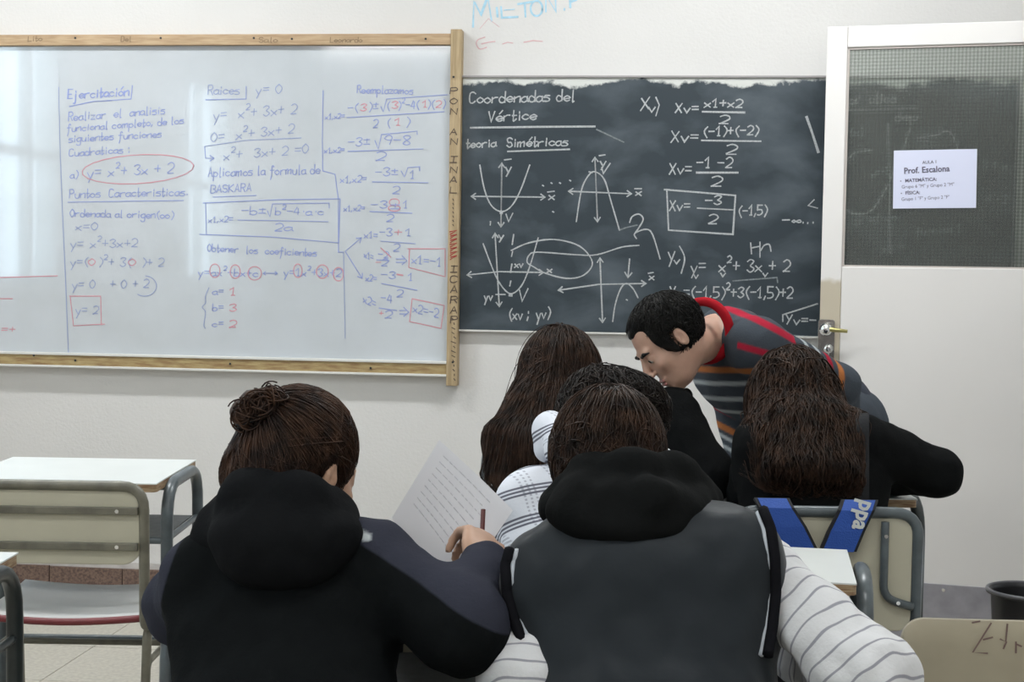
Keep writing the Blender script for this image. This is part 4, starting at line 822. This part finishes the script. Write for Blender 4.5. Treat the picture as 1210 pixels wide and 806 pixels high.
def cloth(name, col, rough=.9, bump=.25, bscale=160, sheen=.0, **k): return mat(name, col, rough, .06, bump=bump, bscale=bscale, sheen=sheen, **k)
# ============ girl with the bun
J = dict(head=P(354, 559, 2.17), fwd=V3(.62, .74, -.36), up=V3(.14, .22, 1), hs=.96, neck=P(340, 635, 2.10), shL=P(238, 684, 2.12), shR=P(445, 670, 2.08),
         elL=P(222, 716, 2.30), wrL=P(330, 700, 2.42), hdL=nrm(V3(.7, .7, -.1)), elR=P(546, 742, 2.00), wrR=P(570, 674, 2.12), hdR=nrm(V3(0, .88, .38)), thR=-1,
         chest=P(335, 735, 2.10), waist=P(337, 860, 2.0), hip=V3(-.315, 1.97, .53), wc=.165)
seated_legs(J)
A = make_body('person', 'girl with hair bun, in black hooded jacket, holding up a sheet of paper', J, M_skin2, h=.006, palmL=V3(0, 0, -1), palmR=nrm(V3(-.55, 0, -.8)), curlR=1.0, grip=True); JA = J
trousers(A, J)
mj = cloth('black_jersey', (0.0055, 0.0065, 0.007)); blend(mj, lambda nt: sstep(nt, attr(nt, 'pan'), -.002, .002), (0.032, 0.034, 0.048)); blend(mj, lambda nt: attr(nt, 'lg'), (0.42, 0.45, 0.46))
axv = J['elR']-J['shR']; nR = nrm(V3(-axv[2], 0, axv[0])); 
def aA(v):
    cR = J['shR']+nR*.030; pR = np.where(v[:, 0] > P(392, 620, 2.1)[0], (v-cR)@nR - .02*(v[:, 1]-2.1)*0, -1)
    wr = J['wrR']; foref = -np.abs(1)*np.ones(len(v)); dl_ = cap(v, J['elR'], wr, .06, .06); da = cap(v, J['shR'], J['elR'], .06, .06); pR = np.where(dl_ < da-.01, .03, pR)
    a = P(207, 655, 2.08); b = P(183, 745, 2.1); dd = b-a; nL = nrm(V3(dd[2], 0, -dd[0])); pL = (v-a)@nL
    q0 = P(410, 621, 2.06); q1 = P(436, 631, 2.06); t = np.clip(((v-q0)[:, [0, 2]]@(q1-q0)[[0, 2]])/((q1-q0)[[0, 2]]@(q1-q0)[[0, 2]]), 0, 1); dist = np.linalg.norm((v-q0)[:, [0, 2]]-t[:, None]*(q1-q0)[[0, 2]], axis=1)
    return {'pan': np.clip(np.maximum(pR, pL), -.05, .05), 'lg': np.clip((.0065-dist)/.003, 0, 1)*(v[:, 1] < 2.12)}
PA = torso_prims(J)+arm_prims(J, .064, .058, .038, 'R', -.012)+arm_prims(J, .062, .062, .045, 'L')+[('c', J['elR']+V3(.0, .02, -.002), J['elR'], .052, .052)]
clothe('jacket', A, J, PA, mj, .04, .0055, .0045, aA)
fA = union(PA, .04)
hd = [('e', P(337, 636, 2.045), EYE3, (.112, .070, .060)), ('x', P(262, 640, 2.10), P(300, 590, 2.07), (.03, .03), (.03, .035), V3(1, 0, 0)), ('c', P(268, 618, 2.13), P(290, 585, 2.07), .030, .028), ('c', P(290, 585, 2.07), P(360, 583, 2.05), .028, .027), ('c', P(360, 583, 2.05), P(396, 604, 2.09), .027, .020), ('c', P(396, 604, 2.09), P(424, 640, 2.17), .020, .020), ('e', P(330, 668, 2.03), EYE3, (.080, .050, .035)), ('c', P(255, 640, 2.12), P(268, 618, 2.13), .035, .030)]
clothe('hood', A, J, hd, cloth('black_hood', (0.0065, 0.007, 0.0078)), .035, .0055, .005, seed=3)
hs_ = [skull(J, .009), ('e', J['W'](-.01, -.072, -.02), J['R'], (.066, .042, .05)), ('e', J['W'](0, .108, -.045), J['R'], (.10, .086, .115), {'sub': True, 'k': .012}), ('e', J['W'](.088, .0, -.018), J['R'], (.026, .032, .042), {'sub': True, 'k': .006})]
hm = hair_mass(A, J, hs_, M_h_bun, .03, .005, .002); fh = union(hs_, .03); bun = P(303, 484, 2.12)
strands(A, J, M_h_bun, fh, 2600, -nrm((bun-J['head'])@J['R'].T), .13, 0, r=.0011, seg=8, region=lambda d: ~((d[:, 1] > .30) & (d[:, 2] < .35)) & (d[:, 2] > -.75) & ~((d[:, 0] > .6) & (d[:, 2] < 0) & (d[:, 1] > -.25)), off=(.0, .004), jitter=.06, along=.8, f_mass=fh)
bm = [('e', P(292, 489, 2.12), EYE3, (.025, .026, .026)), ('c', P(312, 474, 2.12), P(324, 471, 2.13), .018, .015), ('c', P(298, 474, 2.11), P(316, 482, 2.11), .017, .016), ('c', P(300, 500, 2.13), P(306, 480, 2.12), .02, .017)]
bun_m = clothe('bun', A, J, bm, M_h_bun, .010, .004, .002, ff=90); 
tie = MB(); tie.M = Matrix.Translation(tuple(-J['base'])); c = P(300, 494, 2.12); tie.tube([tuple(c+V3(math.cos(t)*.023, math.sin(t)*.023, math.cos(t)*.012)) for t in np.linspace(0, 6.0, 20)], .005, 8, closed=True); tie.build('hair_tie', M_bord, A, True)
fb = union(bm, .01)
def curl_tube(n, cs, rad, turns, r, name, m):
    mb = MB(); mb.M = Matrix.Translation(tuple(-J['base']))
    for i in range(n):
        c = cs[i % len(cs)]+rng.normal(size=3)*.005; ax = nrm(rng.normal(size=3)+V3(0, -1.2, .0)); a = nrm(np.cross(ax, V3(0, 0, 1))); b = np.cross(ax, a); R0 = rad*rng.uniform(.75, 1.1); ph = rng.uniform(0, 6)
        mb.tube([tuple(c+(a*math.cos(ph+t)+b*math.sin(ph+t))*R0+ax*.006*math.sin(t*.7)) for t in np.linspace(0, turns, 12)], r, 4)
    o = mb.build(name, m, A, True); o['kind'] = 'stuff'
curl_tube(150, [P(292, 489, 2.11), P(318, 473, 2.12), P(305, 480, 2.105)], .020, 3.6, .0014, 'bun_locks', M_h_bun)
er = MB(); c = J['W'](.088, -.002, -.040)-J['base']; er.tube([tuple(c+V3(0, 0, .004)), tuple(c), tuple(c-V3(0, 0, .009))], [.003, .005, .003], 10); er.build('earring', M_chrome, A, True)
# the sheet and the pencil
pc = [P(519, 520, 2.36), P(463, 612, 2.30), P(530, 716, 2.22), P(606, 603, 2.27)]
b0 = (pc[0]+pc[2])/2; pr = empty('paper_sheet', Vector(b0), 'sheet of faint handwriting held up by the girl with the hair bun', 'paper')
def sh(u, v):
    a = pc[0]*(1-u)*(1-v)+pc[1]*(1-u)*v+pc[3]*u*(1-v)+pc[2]*u*v; return tuple(a+V3(0, 1, 0)*.012*math.sin(math.pi*u)*1.0-b0)
MB().grid(sh, 14, 14).build('sheet', mat('thin_paper', (0.60, 0.60, 0.63), .8), pr, True, solid=.0006)
mw = MB()
for i in range(9):
    v_ = .10+i*.075
    x = .12
    while x < .75:
        l = rng.uniform(.03, .09); p0, p1 = np.array(sh(x, v_)), np.array(sh(x+l, v_)); o_ = V3(0, -.0015, 0); th = V3(0, 0, .0011)
        mw.add([p0+o_-th, p1+o_-th, p1+o_+th, p0+o_+th], [(0, 1, 2, 3)]); x += l+.02
o = mw.build('pencil_lines', mat('faint_pencil', (0.66, 0.66, 0.70), .8), pr); o['kind'] = 'stuff'
pn = empty('pencil', Vector(P(570, 616, 2.22)), 'dark reddish pencil held upright in the raised hand', 'pencil')
mb = MB(); a = P(571, 602, 2.235)-P(570, 616, 2.22); b = P(568, 668, 2.20)-P(570, 616, 2.22); mb.tube([tuple(a), tuple(b)], .0038, 6); mb.build('shaft', mat('red_brown_lacquer', (0.10, 0.02, 0.02), .35), pn)
mb = MB(); mb.tube([tuple(b), tuple(b+nrm(b-a)*.018)], [.0036, .0006], 6); mb.build('tip', M_wood, pn)
# ============ boy in the vest
J = dict(head=P(716, 560, 2.19), fwd=V3(-.12, .9, -.42), up=V3(0, .42, .9), neck=P(740, 625, 2.10), shL=P(634, 690, 2.10), shR=P(893, 668, 2.09), hs=.94,
         elL=P(618, 800, 2.0), wrL=P(680, 745, 2.40), hdL=nrm(V3(.4, .9, -.1)), elR=P(1028, 806, 1.92), wrR=P(890, 735, 2.40), hdR=nrm(V3(-.5, .85, -.1)),
         chest=P(760, 720, 2.06), waist=P(765, 860, 1.98), hip=V3(.185, 1.96, .53), wc=.178)
seated_legs(J)
Bp = make_body('person', 'boy in grey vest with black hood and striped white sleeves', J, M_skin, h=.007); JB = J; trousers(Bp, J)
mst = cloth('striped_white_jersey', (0.62, 0.62, 0.63), .8)
def stripes(nt):
    a = attr(nt, 'ac'); f = mth(nt, 'FRACT', mth(nt, 'DIVIDE', a, .0265)); return mth(nt, 'MULTIPLY', sstep(nt, mth(nt, 'ABSOLUTE', mth(nt, 'SUBTRACT', f, .5)), .085, .05), .8)
blend(mst, stripes, (0.20, 0.20, 0.24))
def aB(v):
    out = np.zeros(len(v)); best = np.full(len(v), 9.)
    for s_ in 'LR':
        L0 = 0
        for a, b in ((J['sh'+s_], J['el'+s_]),):
            ba = b-a; L = np.linalg.norm(ba); t = np.clip(((v-a)@ba)/L/L, -.3, 3); d = np.linalg.norm(v-a-t[:, None]*ba, axis=1)
            if L0 == 0: w_ = t*L
            else: w_ = L0+t*L
            m_ = d < best; out[m_] = w_[m_]; best[m_] = d[m_]; L0 = L
    return {'ac': out+.010*wob(v, 14)+.004*wob(v, 45, 1)+1}
PB2 = arm_prims(J, .056, .062, .045)+[('x', J['chest'], J['waist'], (.14, .09), (.14, .09), J['sd'])]
clothe('striped_shirt', Bp, J, PB2, mst, .03, .006, .0065, aB, ff=30)
mv = cloth('vest_satin', (0.019, 0.023, 0.027), .42, .12, 60, .1)
PB = [('c', P(652, 676, 2.06), J['neck'], .064, .065), ('c', P(866, 654, 2.04), J['neck'], .066, .065), ('x', P(757, 682, 2.05), J['chest'], (.186, .100), (.192, .125), J['sd']), ('x', J['chest'], J['waist'], (.192, .125), (.176, .128), J['sd']), ('x', J['waist'], J['hip'], (.172, .128), (.175, .12), J['sd'])]
vest = clothe('vest', Bp, J, PB, mv, .045, .006, .0055, ff=19); fB = union(PB, .045)
m_pipe = cloth('white_piping', (0.45, 0.48, 0.52), .6); m_rib = cloth('black_ribbing', (0.008, 0.008, 0.010))
def seam(name, pts, m, r, f=fB, root=Bp, d=(1.7, 2.3), J=J, fl=.0, base=None):
    q = []
    for i in range(len(pts)-1):
        for t in np.linspace(0, 1, 8, endpoint=i == len(pts)-2):
            x = pts[i][0]*(1-t)+pts[i+1][0]*t; y = pts[i][1]*(1-t)+pts[i+1][1]*t; c = raycast(f, x, y, d[0], d[1], fl)
            if c is not None: q.append(c-J['base'])
    if len(q) > 2:
        q = [q[0]]+[(q[i-1]+q[i]*2+q[i+1])/4 for i in range(1, len(q)-1)]+[q[-1]]
        mb = MB(); mb.tube([tuple(a) for a in q], r, 8); return mb.build(name, m, root, True)
sR = [(893, 600), (903, 625), (908, 660), (909, 700), (905, 740), (899, 775)]; sL = [(611, 650), (606, 668), (608, 700), (616, 730), (627, 762), (634, 806)]
seam('piping', sR, m_pipe, .0038, fl=.002); seam('piping', sL, m_pipe, .0038, fl=.002)
seam('arm_ribbing', [(x+8, y) for x, y in sR], m_rib, .008, fl=.010); seam('arm_ribbing', [(x-9, y) for x, y in sL], m_rib, .008, fl=.010)
hdB = [('e', P(742, 600, 2.06), EYE3, (.118, .080, .055)), ('c', P(660, 596, 2.15), P(695, 561, 2.09), .030, .026), ('c', P(695, 561, 2.09), P(745, 550, 2.05), .026, .026), ('c', P(745, 550, 2.05), P(798, 560, 2.09), .026, .026), ('c', P(798, 560, 2.09), P(832, 590, 2.15), .026, .030), ('e', P(742, 618, 2.02), EYE3, (.085, .055, .035)), ('c', P(655, 602, 2.12), P(690, 580, 2.04), .022, .022), ('c', P(690, 580, 2.04), P(770, 590, 2.0), .022, .024), ('c', P(770, 590, 2.0), P(835, 600, 2.10), .024, .022)]
clothe('hood', Bp, J, hdB, cloth('soft_black_hood', (0.0065, 0.007, 0.007)), .022, .0055, .005, seed=1)
hs_ = [skull(J, .012), ('e', J['W'](0, -.055, -.035), J['R'], (.062, .05, .055)), ('e', J['W'](0, .12, -.05), J['R'], (.10, .08, .10), {'sub': True, 'k': .01})]
hair_mass(Bp, J, hs_, M_h_brown, .03, .006, .003); fh = union(hs_, .03)
strands(Bp, J, M_h_brown, fh, 3600, V3(.10, -.25, 1), .085, .55, r=.0011, seg=7, region=lambda d: ~((d[:, 1] > .45) & (d[:, 2] < .2)) & (d[:, 2] > -.85), off=(.001, .009), jitter=.22, along=.6, f_mass=fh, rad=(.086, .104, .104))
# ============ boy in the checked shirt
J = dict(head=P(712, 516, 3.08), fwd=V3(.05, .9, -.4), up=V3(0, .4, .9), neck=P(712, 555, 2.98), shL=P(622, 592, 2.90), shR=P(808, 592, 2.90), hs=1.0,
         elL=P(612, 665, 3.12), wrL=P(680, 655, 3.40), hdL=nrm(V3(.4, .9, -.1)), elR=P(828, 665, 3.10), wrR=P(760, 655, 3.40), hdR=nrm(V3(-.4, .9, -.1)), chest=P(712, 650, 2.88), waist=P(700, 745, 2.84), hip=V3(.10, 2.79, .53), wc=.195)
seated_legs(J)
Cp = make_body('person', 'dark haired boy in white checked shirt, head bowed behind the vest boy', J, M_skin, h=.008); JC = J; trousers(Cp, J)
mp = cloth('white_checked_cotton', (0.66, 0.68, 0.74), .85)
def band(nt, f, c, w_): return sstep(nt, mth(nt, 'ABSOLUTE', mth(nt, 'SUBTRACT', f, c)), w_*1.35, w_*.75)
def plaid_h(nt):
    f = mth(nt, 'FRACT', mth(nt, 'DIVIDE', attr(nt, 'cv'), .066)); return mth(nt, 'MULTIPLY', mth(nt, 'MAXIMUM', mth(nt, 'MAXIMUM', band(nt, f, .25, .034), band(nt, f, .38, .034)), band(nt, f, .51, .034)), .9)
def plaid_v(nt):
    f = mth(nt, 'FRACT', mth(nt, 'DIVIDE', attr(nt, 'cu'), .070)); l = mth(nt, 'MAXIMUM', mth(nt, 'MAXIMUM', band(nt, f, .25, .032), band(nt, f, .42, .032)), band(nt, f, .59, .032)); g = sstep(nt, mth(nt, 'FRACT', mth(nt, 'DIVIDE', attr(nt, 'cv'), .0085)), .4, .55)
    return mth(nt, 'MULTIPLY', mth(nt, 'MULTIPLY', l, g), .5)
blend(mp, plaid_v, (0.14, 0.15, 0.20)); blend(mp, plaid_h, (0.07, 0.07, 0.10))
def aC(v):
    return {'cu': v[:, 0]*1.0+(v[:, 1]-2.9)*-.5*np.sign(v[:, 0]-.17)+.15*v[:, 2]+.004*wob(v, 18)+5, 'cv': v[:, 2]-.22*v[:, 0]+.35*(v[:, 1]-2.9)+.004*wob(v, 14, 2)+5}
PC = torso_prims(J, .12)+arm_prims(J, .064, .058, .045)
clothe('checked_shirt', Cp, J, PC, mp, .04, .006, .004, aC)
hdC = [('c', P(646, 532, 2.98), P(650, 506, 2.99), .028, .030), ('c', P(650, 506, 2.99), P(676, 530, 2.90), .032, .04), ('c', P(672, 530, 2.90), P(760, 545, 2.90), .045, .045), ('c', P(760, 545, 2.90), P(800, 558, 2.95), .04, .035)]
clothe('shirt_hood', Cp, J, hdC, mp, .03, .006, .003, aC)
hs_ = [('e', P(756, 487, 3.06), EYE3, (.054, .06, .052)), ('e', P(743, 468, 3.05), EYE3, (.05, .05, .035)), skull(J, .016), ('e', J['W'](0, -.05, -.04), J['R'], (.07, .05, .055)), ('e', J['W'](.075, -.02, .0), J['R'], (.035, .06, .05)), ('e', J['W'](0, .12, -.05), J['R'], (.10, .08, .10), {'sub': True, 'k': .01})]
hair_mass(Cp, J, hs_, M_h_black, .03, .007, .005); fh = union(hs_, .03)
strands(Cp, J, M_h_black, fh, 3000, V3(0, -.2, 1), .10, .35, wave=.0035, wf=30, r=.0013, seg=9, region=lambda d: ~((d[:, 1] > .5) & (d[:, 2] < .1)) & (d[:, 2] > -.85), off=(.002, .016), jitter=.4, along=.5, f_mass=fh, rad=(.09, .108, .108))
# ============ long haired girl
J = dict(head=P(662, 450, 3.76), fwd=V3(.15, .93, -.33), up=V3(.02, .33, .93), neck=P(690, 500, 3.70), shL=P(640, 530, 3.66), shR=P(796, 500, 3.58), elL=P(640, 600, 3.80), wrL=P(700, 598, 4.15), hdL=nrm(V3(.4, .9, -.1)),
         elR=P(836, 562, 3.50), wrR=P(790, 585, 3.90), hdR=nrm(V3(-.4, .9, 0)), chest=P(724, 570, 3.62), waist=P(724, 680, 3.62), hip=V3(.24, 3.62, .53), wc=.185)
seated_legs(J)
Dp = make_body('person', 'girl in black jacket with long straight brown hair, below the blackboard', J, M_skin, h=.008); JD = J; trousers(Dp, J)
PD = torso_prims(J, .11)+arm_prims(J, .074, .060, .05, 'R')+arm_prims(J, .06, .055, .045, 'L')+[('c', P(812, 466, 3.66), P(796, 480, 3.60), .018, .05)]
mjk = cloth('black_wool', (0.006, 0.0065, 0.0068)); clothe('jacket', Dp, J, PD, mjk, .04, .0075, .004); fD = union(PD, .04)
hs_ = [skull(J, .014), ('x', P(662, 444, 3.74), P(655, 486, 3.66), (.098, .10), (.112, .075), V3(1, 0, 0)), ('x', P(655, 486, 3.66), P(624, 535, 3.54), (.112, .075), (.110, .045), V3(1, 0, -.2)), ('x', P(624, 535, 3.54), P(600, 570, 3.50), (.110, .045), (.066, .03), V3(1, 0, -.3)), ('e', J['W'](0, .13, -.05), J['R'], (.11, .08, .12), {'sub': True, 'k': .01})]
hair_mass(Dp, J, hs_, M_h_brown, .03, .0065, .004); fh = union(hs_, .03); fc = lambda p: np.minimum(fh(p), fD(p))
strands(Dp, J, M_h_brown, fc, 2200, V3(.05, .25, 1), .50, .55, wave=.0016, wf=18, r=.0014, seg=22, region=lambda d: ~((d[:, 1] > .35) & (d[:, 2] < .3)), off=(.0, .010), jitter=.10, along=.5, f_mass=fh, rad=(.088, .106, .106), clump=1)
# ============ wavy haired girl with a shoulder strap
J = dict(head=P(934, 482, 3.46), fwd=V3(-.10, .92, -.38), up=V3(0, .38, .92), neck=P(945, 510, 3.38), shL=P(898, 528, 3.32), shR=P(1022, 522, 3.32), elL=P(890, 590, 3.45), wrL=P(930, 592, 3.80), hdL=nrm(V3(.3, .95, 0)), hs=.98,
         elR=P(1106, 558, 3.36), wrR=P(1035, 566, 3.66), hdR=nrm(V3(-.6, .8, -.1)), chest=P(960, 570, 3.31), waist=P(960, 680, 3.27), hip=V3(.675, 3.27, .53), wc=.165)
seated_legs(J)
Ep = make_body('person', 'girl in black jacket with wavy brown hair, elbow out towards the door', J, M_skin, h=.008); JE = J; trousers(Ep, J)
PE = torso_prims(J, .11, ww=.17)+arm_prims(J, .064, .054, .042, 'R')+arm_prims(J, .066, .056, .045, 'L')
clothe('jacket', Ep, J, PE, mjk, .035, .0065, .0042, seed=2); fE = union(PE, .035)
hs_ = [skull(J, .014), ('x', P(938, 480, 3.44), P(950, 510, 3.34), (.100, .09), (.108, .07), V3(1, 0, 0)), ('x', P(950, 510, 3.34), P(957, 555, 3.21), (.108, .07), (.095, .035), V3(1, 0, 0)), ('e', J['W'](0, .13, -.05), J['R'], (.11, .08, .12), {'sub': True, 'k': .01})]
hair_mass(Ep, J, hs_, M_h_brown, .03, .0065, .006, ); fh = union(hs_, .03); fc = lambda p: np.minimum(fh(p), fE(p))
strands(Ep, J, M_h_brown, fc, 2400, V3(0, .2, 1), .42, .5, wave=.0070, wf=30, r=.0015, seg=24, region=lambda d: ~((d[:, 1] > .35) & (d[:, 2] < .3)), off=(.0, .016), jitter=.16, along=.35, f_mass=fh, pull=.5, rad=(.088, .106, .106), clump=1)
def strap_strip(pts, wd, m, name, root, f, J, d):
    c = [raycast(f, x, y, d[0], d[1], .006) for x, y in pts]; c = [a-J['base'] for a in c if a is not None]; v = []
    for i, p in enumerate(c): v += [p-V3(wd/2, 0, 0), p+V3(wd/2, 0, 0)]
    return MB().add(v, [(2*i, 2*i+1, 2*i+3, 2*i+2) for i in range(len(c)-1)]).build(name, m, root, True, solid=.004)
strap_strip([(1019, 489+i*7) for i in range(16)], .030, cloth('dark_webbing', (0.022, 0.023, 0.025), .6), 'shoulder_strap', Ep, fE, J, (2.9, 3.6))
# ============ the teacher
J = dict(head=P(791, 403, 3.66), fwd=V3(-.69, -.24, -.69), up=V3(-.70, 0, .71), neck=P(846, 397, 3.82), shR=P(852, 412, 4.02), shL=P(893, 408, 3.70), hs=.97, chest=P(885, 438, 3.90), waist=P(945, 490, 4.15), hip=P(985, 500, 4.32), wc=.185,
         elL=P(990, 455, 3.86), wrL=P(1000, 500, 4.10), hdL=nrm(V3(-.3, .5, -.6)), elR=P(873, 500, 4.02), wrR=P(880, 572, 3.93), hdR=nrm(V3(-.2, -.6, -.5)), toe=nrm(V3(-.85, -.5, 0)))
hp_ = J['hip']; sdv = nrm((J['shR']-J['shL'])*V3(1, 1, 0))
for s_, sg in (('L', -1), ('R', 1)):
    J['hp'+s_] = hp_+sdv*.09*sg-V3(0, 0, .02); J['kn'+s_] = hp_+sdv*.11*sg+J['toe']*.04-V3(0, 0, .40); J['an'+s_] = np.append((hp_+sdv*.12*sg+J['toe']*.02)[:2], .085)
Fp = make_body('person', 'man in striped grey sweater with red collar bending over the desks', J, M_skin, h=.0042, palmL=V3(1, 0, 0), palmR=V3(0, 0, -1), curlR=.3); JF = J; trousers(Fp, J)
mc = cloth('knitted_wool', (0.06, 0.065, 0.075), .85, .3, 220)
_a = nd(mc.node_tree, 'ShaderNodeAttribute', attribute_name='Col'); mc.node_tree.links.new(_a.outputs['Color'], mc.node_tree.nodes['Principled BSDF'].inputs['Base Color'])
GREY, RED, ORG, WHT = V3(.058, .068, .082), V3(.36, .018, .04), V3(.42, .15, .05), V3(.38, .41, .42)
def cF(v):
    col = np.tile(GREY, (len(v), 1)); dt = ecap(v, J['chest'], J['waist'], (.185, .12), (.17, .12), J['sd']); dL = cap(v, J['shL'], J['elL'], .06, .05); dR = cap(v, J['shR'], J['elR'], .06, .05); dR2 = cap(v, J['elR'], J['wrR'], .05, .04); dL2 = cap(v, J['elL'], J['wrL'], .05, .04)
    def put(w_, c): w_ = np.asarray(w_, float)[:, None]; col[:] = col*(1-w_)+c*w_
    st = lambda d, hw: np.clip((hw-np.abs(d))/.0045+.5, 0, 1)
    zt = v[:, 2]-.10*(v[:, 0]-.6); z0 = lambda y, x=870: P(x, y, 3.8)[2]-.10*(P(x, y, 3.8)[0]-.6)
    ba = J['elL']-J['shL']; L = np.linalg.norm(ba); t = (v-J['shL'])@ba/L; isL = (t > .085) & (dL < dt+.01)
    ba = J['elR']-J['shR']; isR = (np.minimum(dR, dR2) < dt+.01) & (v[:, 0] < P(893, 480, 4)[0]) & (v[:, 2] < P(850, 474, 4)[2]); T_ = ~isL & ~isR
    for y, c, hw in ((435, ORG, .0085), (452, WHT, .006), (471, WHT, .006), (488, WHT, .005)): put(T_*st(zt-z0(y), hw), c)
    sl = v[:, 2]+.45*(v[:, 0]-P(850, 480, 4)[0]); s0 = lambda y: P(850, y, 4)[2]
    for y, c, hw in ((483, RED, .007), (502, ORG, .009), (513, WHT, .005), (524, WHT, .005), (537, RED, .007), (552, ORG, .008), (566, WHT, .005)): put(isR*st(sl-s0(y), hw), c)
    # first red stripe of the body, and the red one that runs down the shoulder
    a, b = P(866, 406, 3.72), P(912, 419, 3.72); n_ = nrm(V3(-(b-a)[2], 0, (b-a)[0])); put(st((v-a)@n_, .008)*(v[:, 0] > a[0]) *(v[:, 0] < b[0])*(v[:, 1] < 3.84), RED)
    for (x0, y0, x1, y1, c, hw) in ((852, 357, 938, 402, RED, .009), (893, 366, 946, 389, V3(.34, .24, .20), .006)):
        a, b = P(x0, y0, 3.72), P(x1, y1, 3.72); n_ = nrm(V3(-(b-a)[2], 0, (b-a)[0])); put(st((v-a)@n_, hw)*(v[:, 0] > a[0])*(v[:, 0] < b[0])*(v[:, 2] > P(900, 407, 3.7)[2]), c)
    for q, c, hw in ((.125, WHT, .007), (.165, WHT, .008), (.205, RED, .009), (.245, ORG, .010)): put(st(t+.25*(v[:, 2]-J['shL'][2])-q, hw)*(dL < dt+.02)*(t > .06), c)
    return col
PF = [('c', J['shL'], J['neck']+V3(.045, .0, .0), .072, .066), ('c', J['shR'], J['neck']+V3(.045, 0, 0), .068, .066), ('x', (J['shL']+J['shR'])/2, J['chest'], (.16, .10), (.185, .125), J['sd']), ('x', J['chest'], J['waist'], (.185, .125), (.165, .125), J['sd']), ('x', J['waist'], J['hip'], (.165, .125), (.17, .13), J['sd']), ('c', J['shL'], J['elL'], .072, .056), ('c', J['elL'], J['wrL'], .055, .042), ('c', J['shR'], J['elR'], .062, .054), ('c', J['elR'], J['wrR'], .053, .04)]
clothe('sweater', Fp, J, PF, mc, .03, .0045, .003, None, cF); fF = union(PF, .03)
nk = nrm(J['W'](0, -.02, -.06)-J['neck']); nk = nrm(V3(-.60, -.78, -.12)); a_ = nrm(np.cross(nk, V3(0, 0, 1))); b_ = np.cross(nk, a_); c0 = P(833, 391, 3.745); mb = MB(); mb.M = Matrix.Translation(tuple(-J['base']))
mb.tube([tuple(c0+a_*math.cos(t)*.073+b_*math.sin(t)*.077) for t in np.linspace(0, 2*math.pi, 33)[:-1]], .0125, 10, closed=True); mb.build('collar', cloth('red_ribbed_collar', (0.36, 0.012, 0.02), .8), Fp, True)
W = J['W']; Rr = J['R']
hs_ = [('e', W(0, -.014, .029), Rr, (.085*.97, .105*.97, .094*.97)), ('e', W(0, .100, -.020), Rr, (.098, .070, .098), {'sub': True, 'k': .012}), ('e', W(-.050, .10, .062), Rr, (.036, .048, .056), {'sub': True, 'k': .015}), ('e', W(.045, .10, .055), Rr, (.030, .040, .045), {'sub': True, 'k': .015}), ('e', W(.09, -.004, -.012), Rr, (.030, .028, .042), {'sub': True, 'k': .006}), ('e', W(-.09, -.004, -.012), Rr, (.030, .028, .042), {'sub': True, 'k': .006}), ('e', W(0, -.03, -.115), Rr, (.12, .12, .06), {'sub': True, 'k': .01}),
       ('c', W(.072, .024, .01), W(.072, .022, -.022), .011, .006), ('c', W(-.072, .024, .01), W(-.072, .022, -.022), .011, .006)]
hair_mass(Fp, J, hs_, M_h_deep, .010, .0045, .002); fh = union(hs_, .012)
def capreg(d):
    p_ = d*np.array((.082, .100, .098))*.97+np.array((0, -.02, .035)); q = W(0, 0, 0)+(p_@Rr)*.97; return (np.abs(fh(q)) < .012) & ~((d[:, 1] > .45) & (d[:, 2] < .8)) & ~((d[:, 2] < -.1) & (d[:, 1] > .15))
strands(Fp, J, M_h_deep, fh, 2600, V3(0, -.5, 1), .036, .25, r=.0014, seg=4, region=capreg, off=(.0, .005), jitter=.25, along=.6, f_mass=fh, rad=(.082, .10, .098))
M_eye = mat('eye_white', (0.30, 0.27, 0.25), .3); M_iris = mat('dark_iris', (0.02, 0.012, 0.008), .15)
for sx in (-1, 1):
    c = W(sx*.031, .0755, .0035)-J['base']; P_ = []
    mb = MB(); mb.M = Matrix.Translation(tuple(c)); 
    for i in range(7):
        pass
    mb.lathe([(.0001, -.0115), (.006, -.0098), (.0098, -.006), (.0115, 0), (.0098, .006), (.006, .0098), (.0001, .0115)], (0, 0, 0), 12); e = mb.build('eye', M_eye, Fp, True)
    mb = MB(); f3 = J['fwd']/np.linalg.norm(J['fwd'])+V3(0, 0, -.3); mb.tube([tuple(c+nrm(f3)*.0100), tuple(c+nrm(f3)*.0122)], [.0058, .004], 10); mb.build('iris', M_iris, e, True)
    brs = [('c', W(sx*.016, .089, .0225), W(sx*.034, .087, .0265), .0042, .0042), ('c', W(sx*.034, .087, .0265), W(sx*.050, .076, .0215), .0042, .002)]
    clothe('eyebrow', Fp, J, brs, M_h_deep, .004, .0022, .0006, ff=120)
lp = [('c', W(-.017, .0905, -.0605), W(.017, .0905, -.0605), .0042, .0042), ('c', W(-.013, .0905, -.0715), W(.013, .0905, -.0715), .005, .005)]
clothe('lips', Fp, J, lp, mat('lips', (0.36, 0.14, 0.12), .4), .001, .0022, 0)
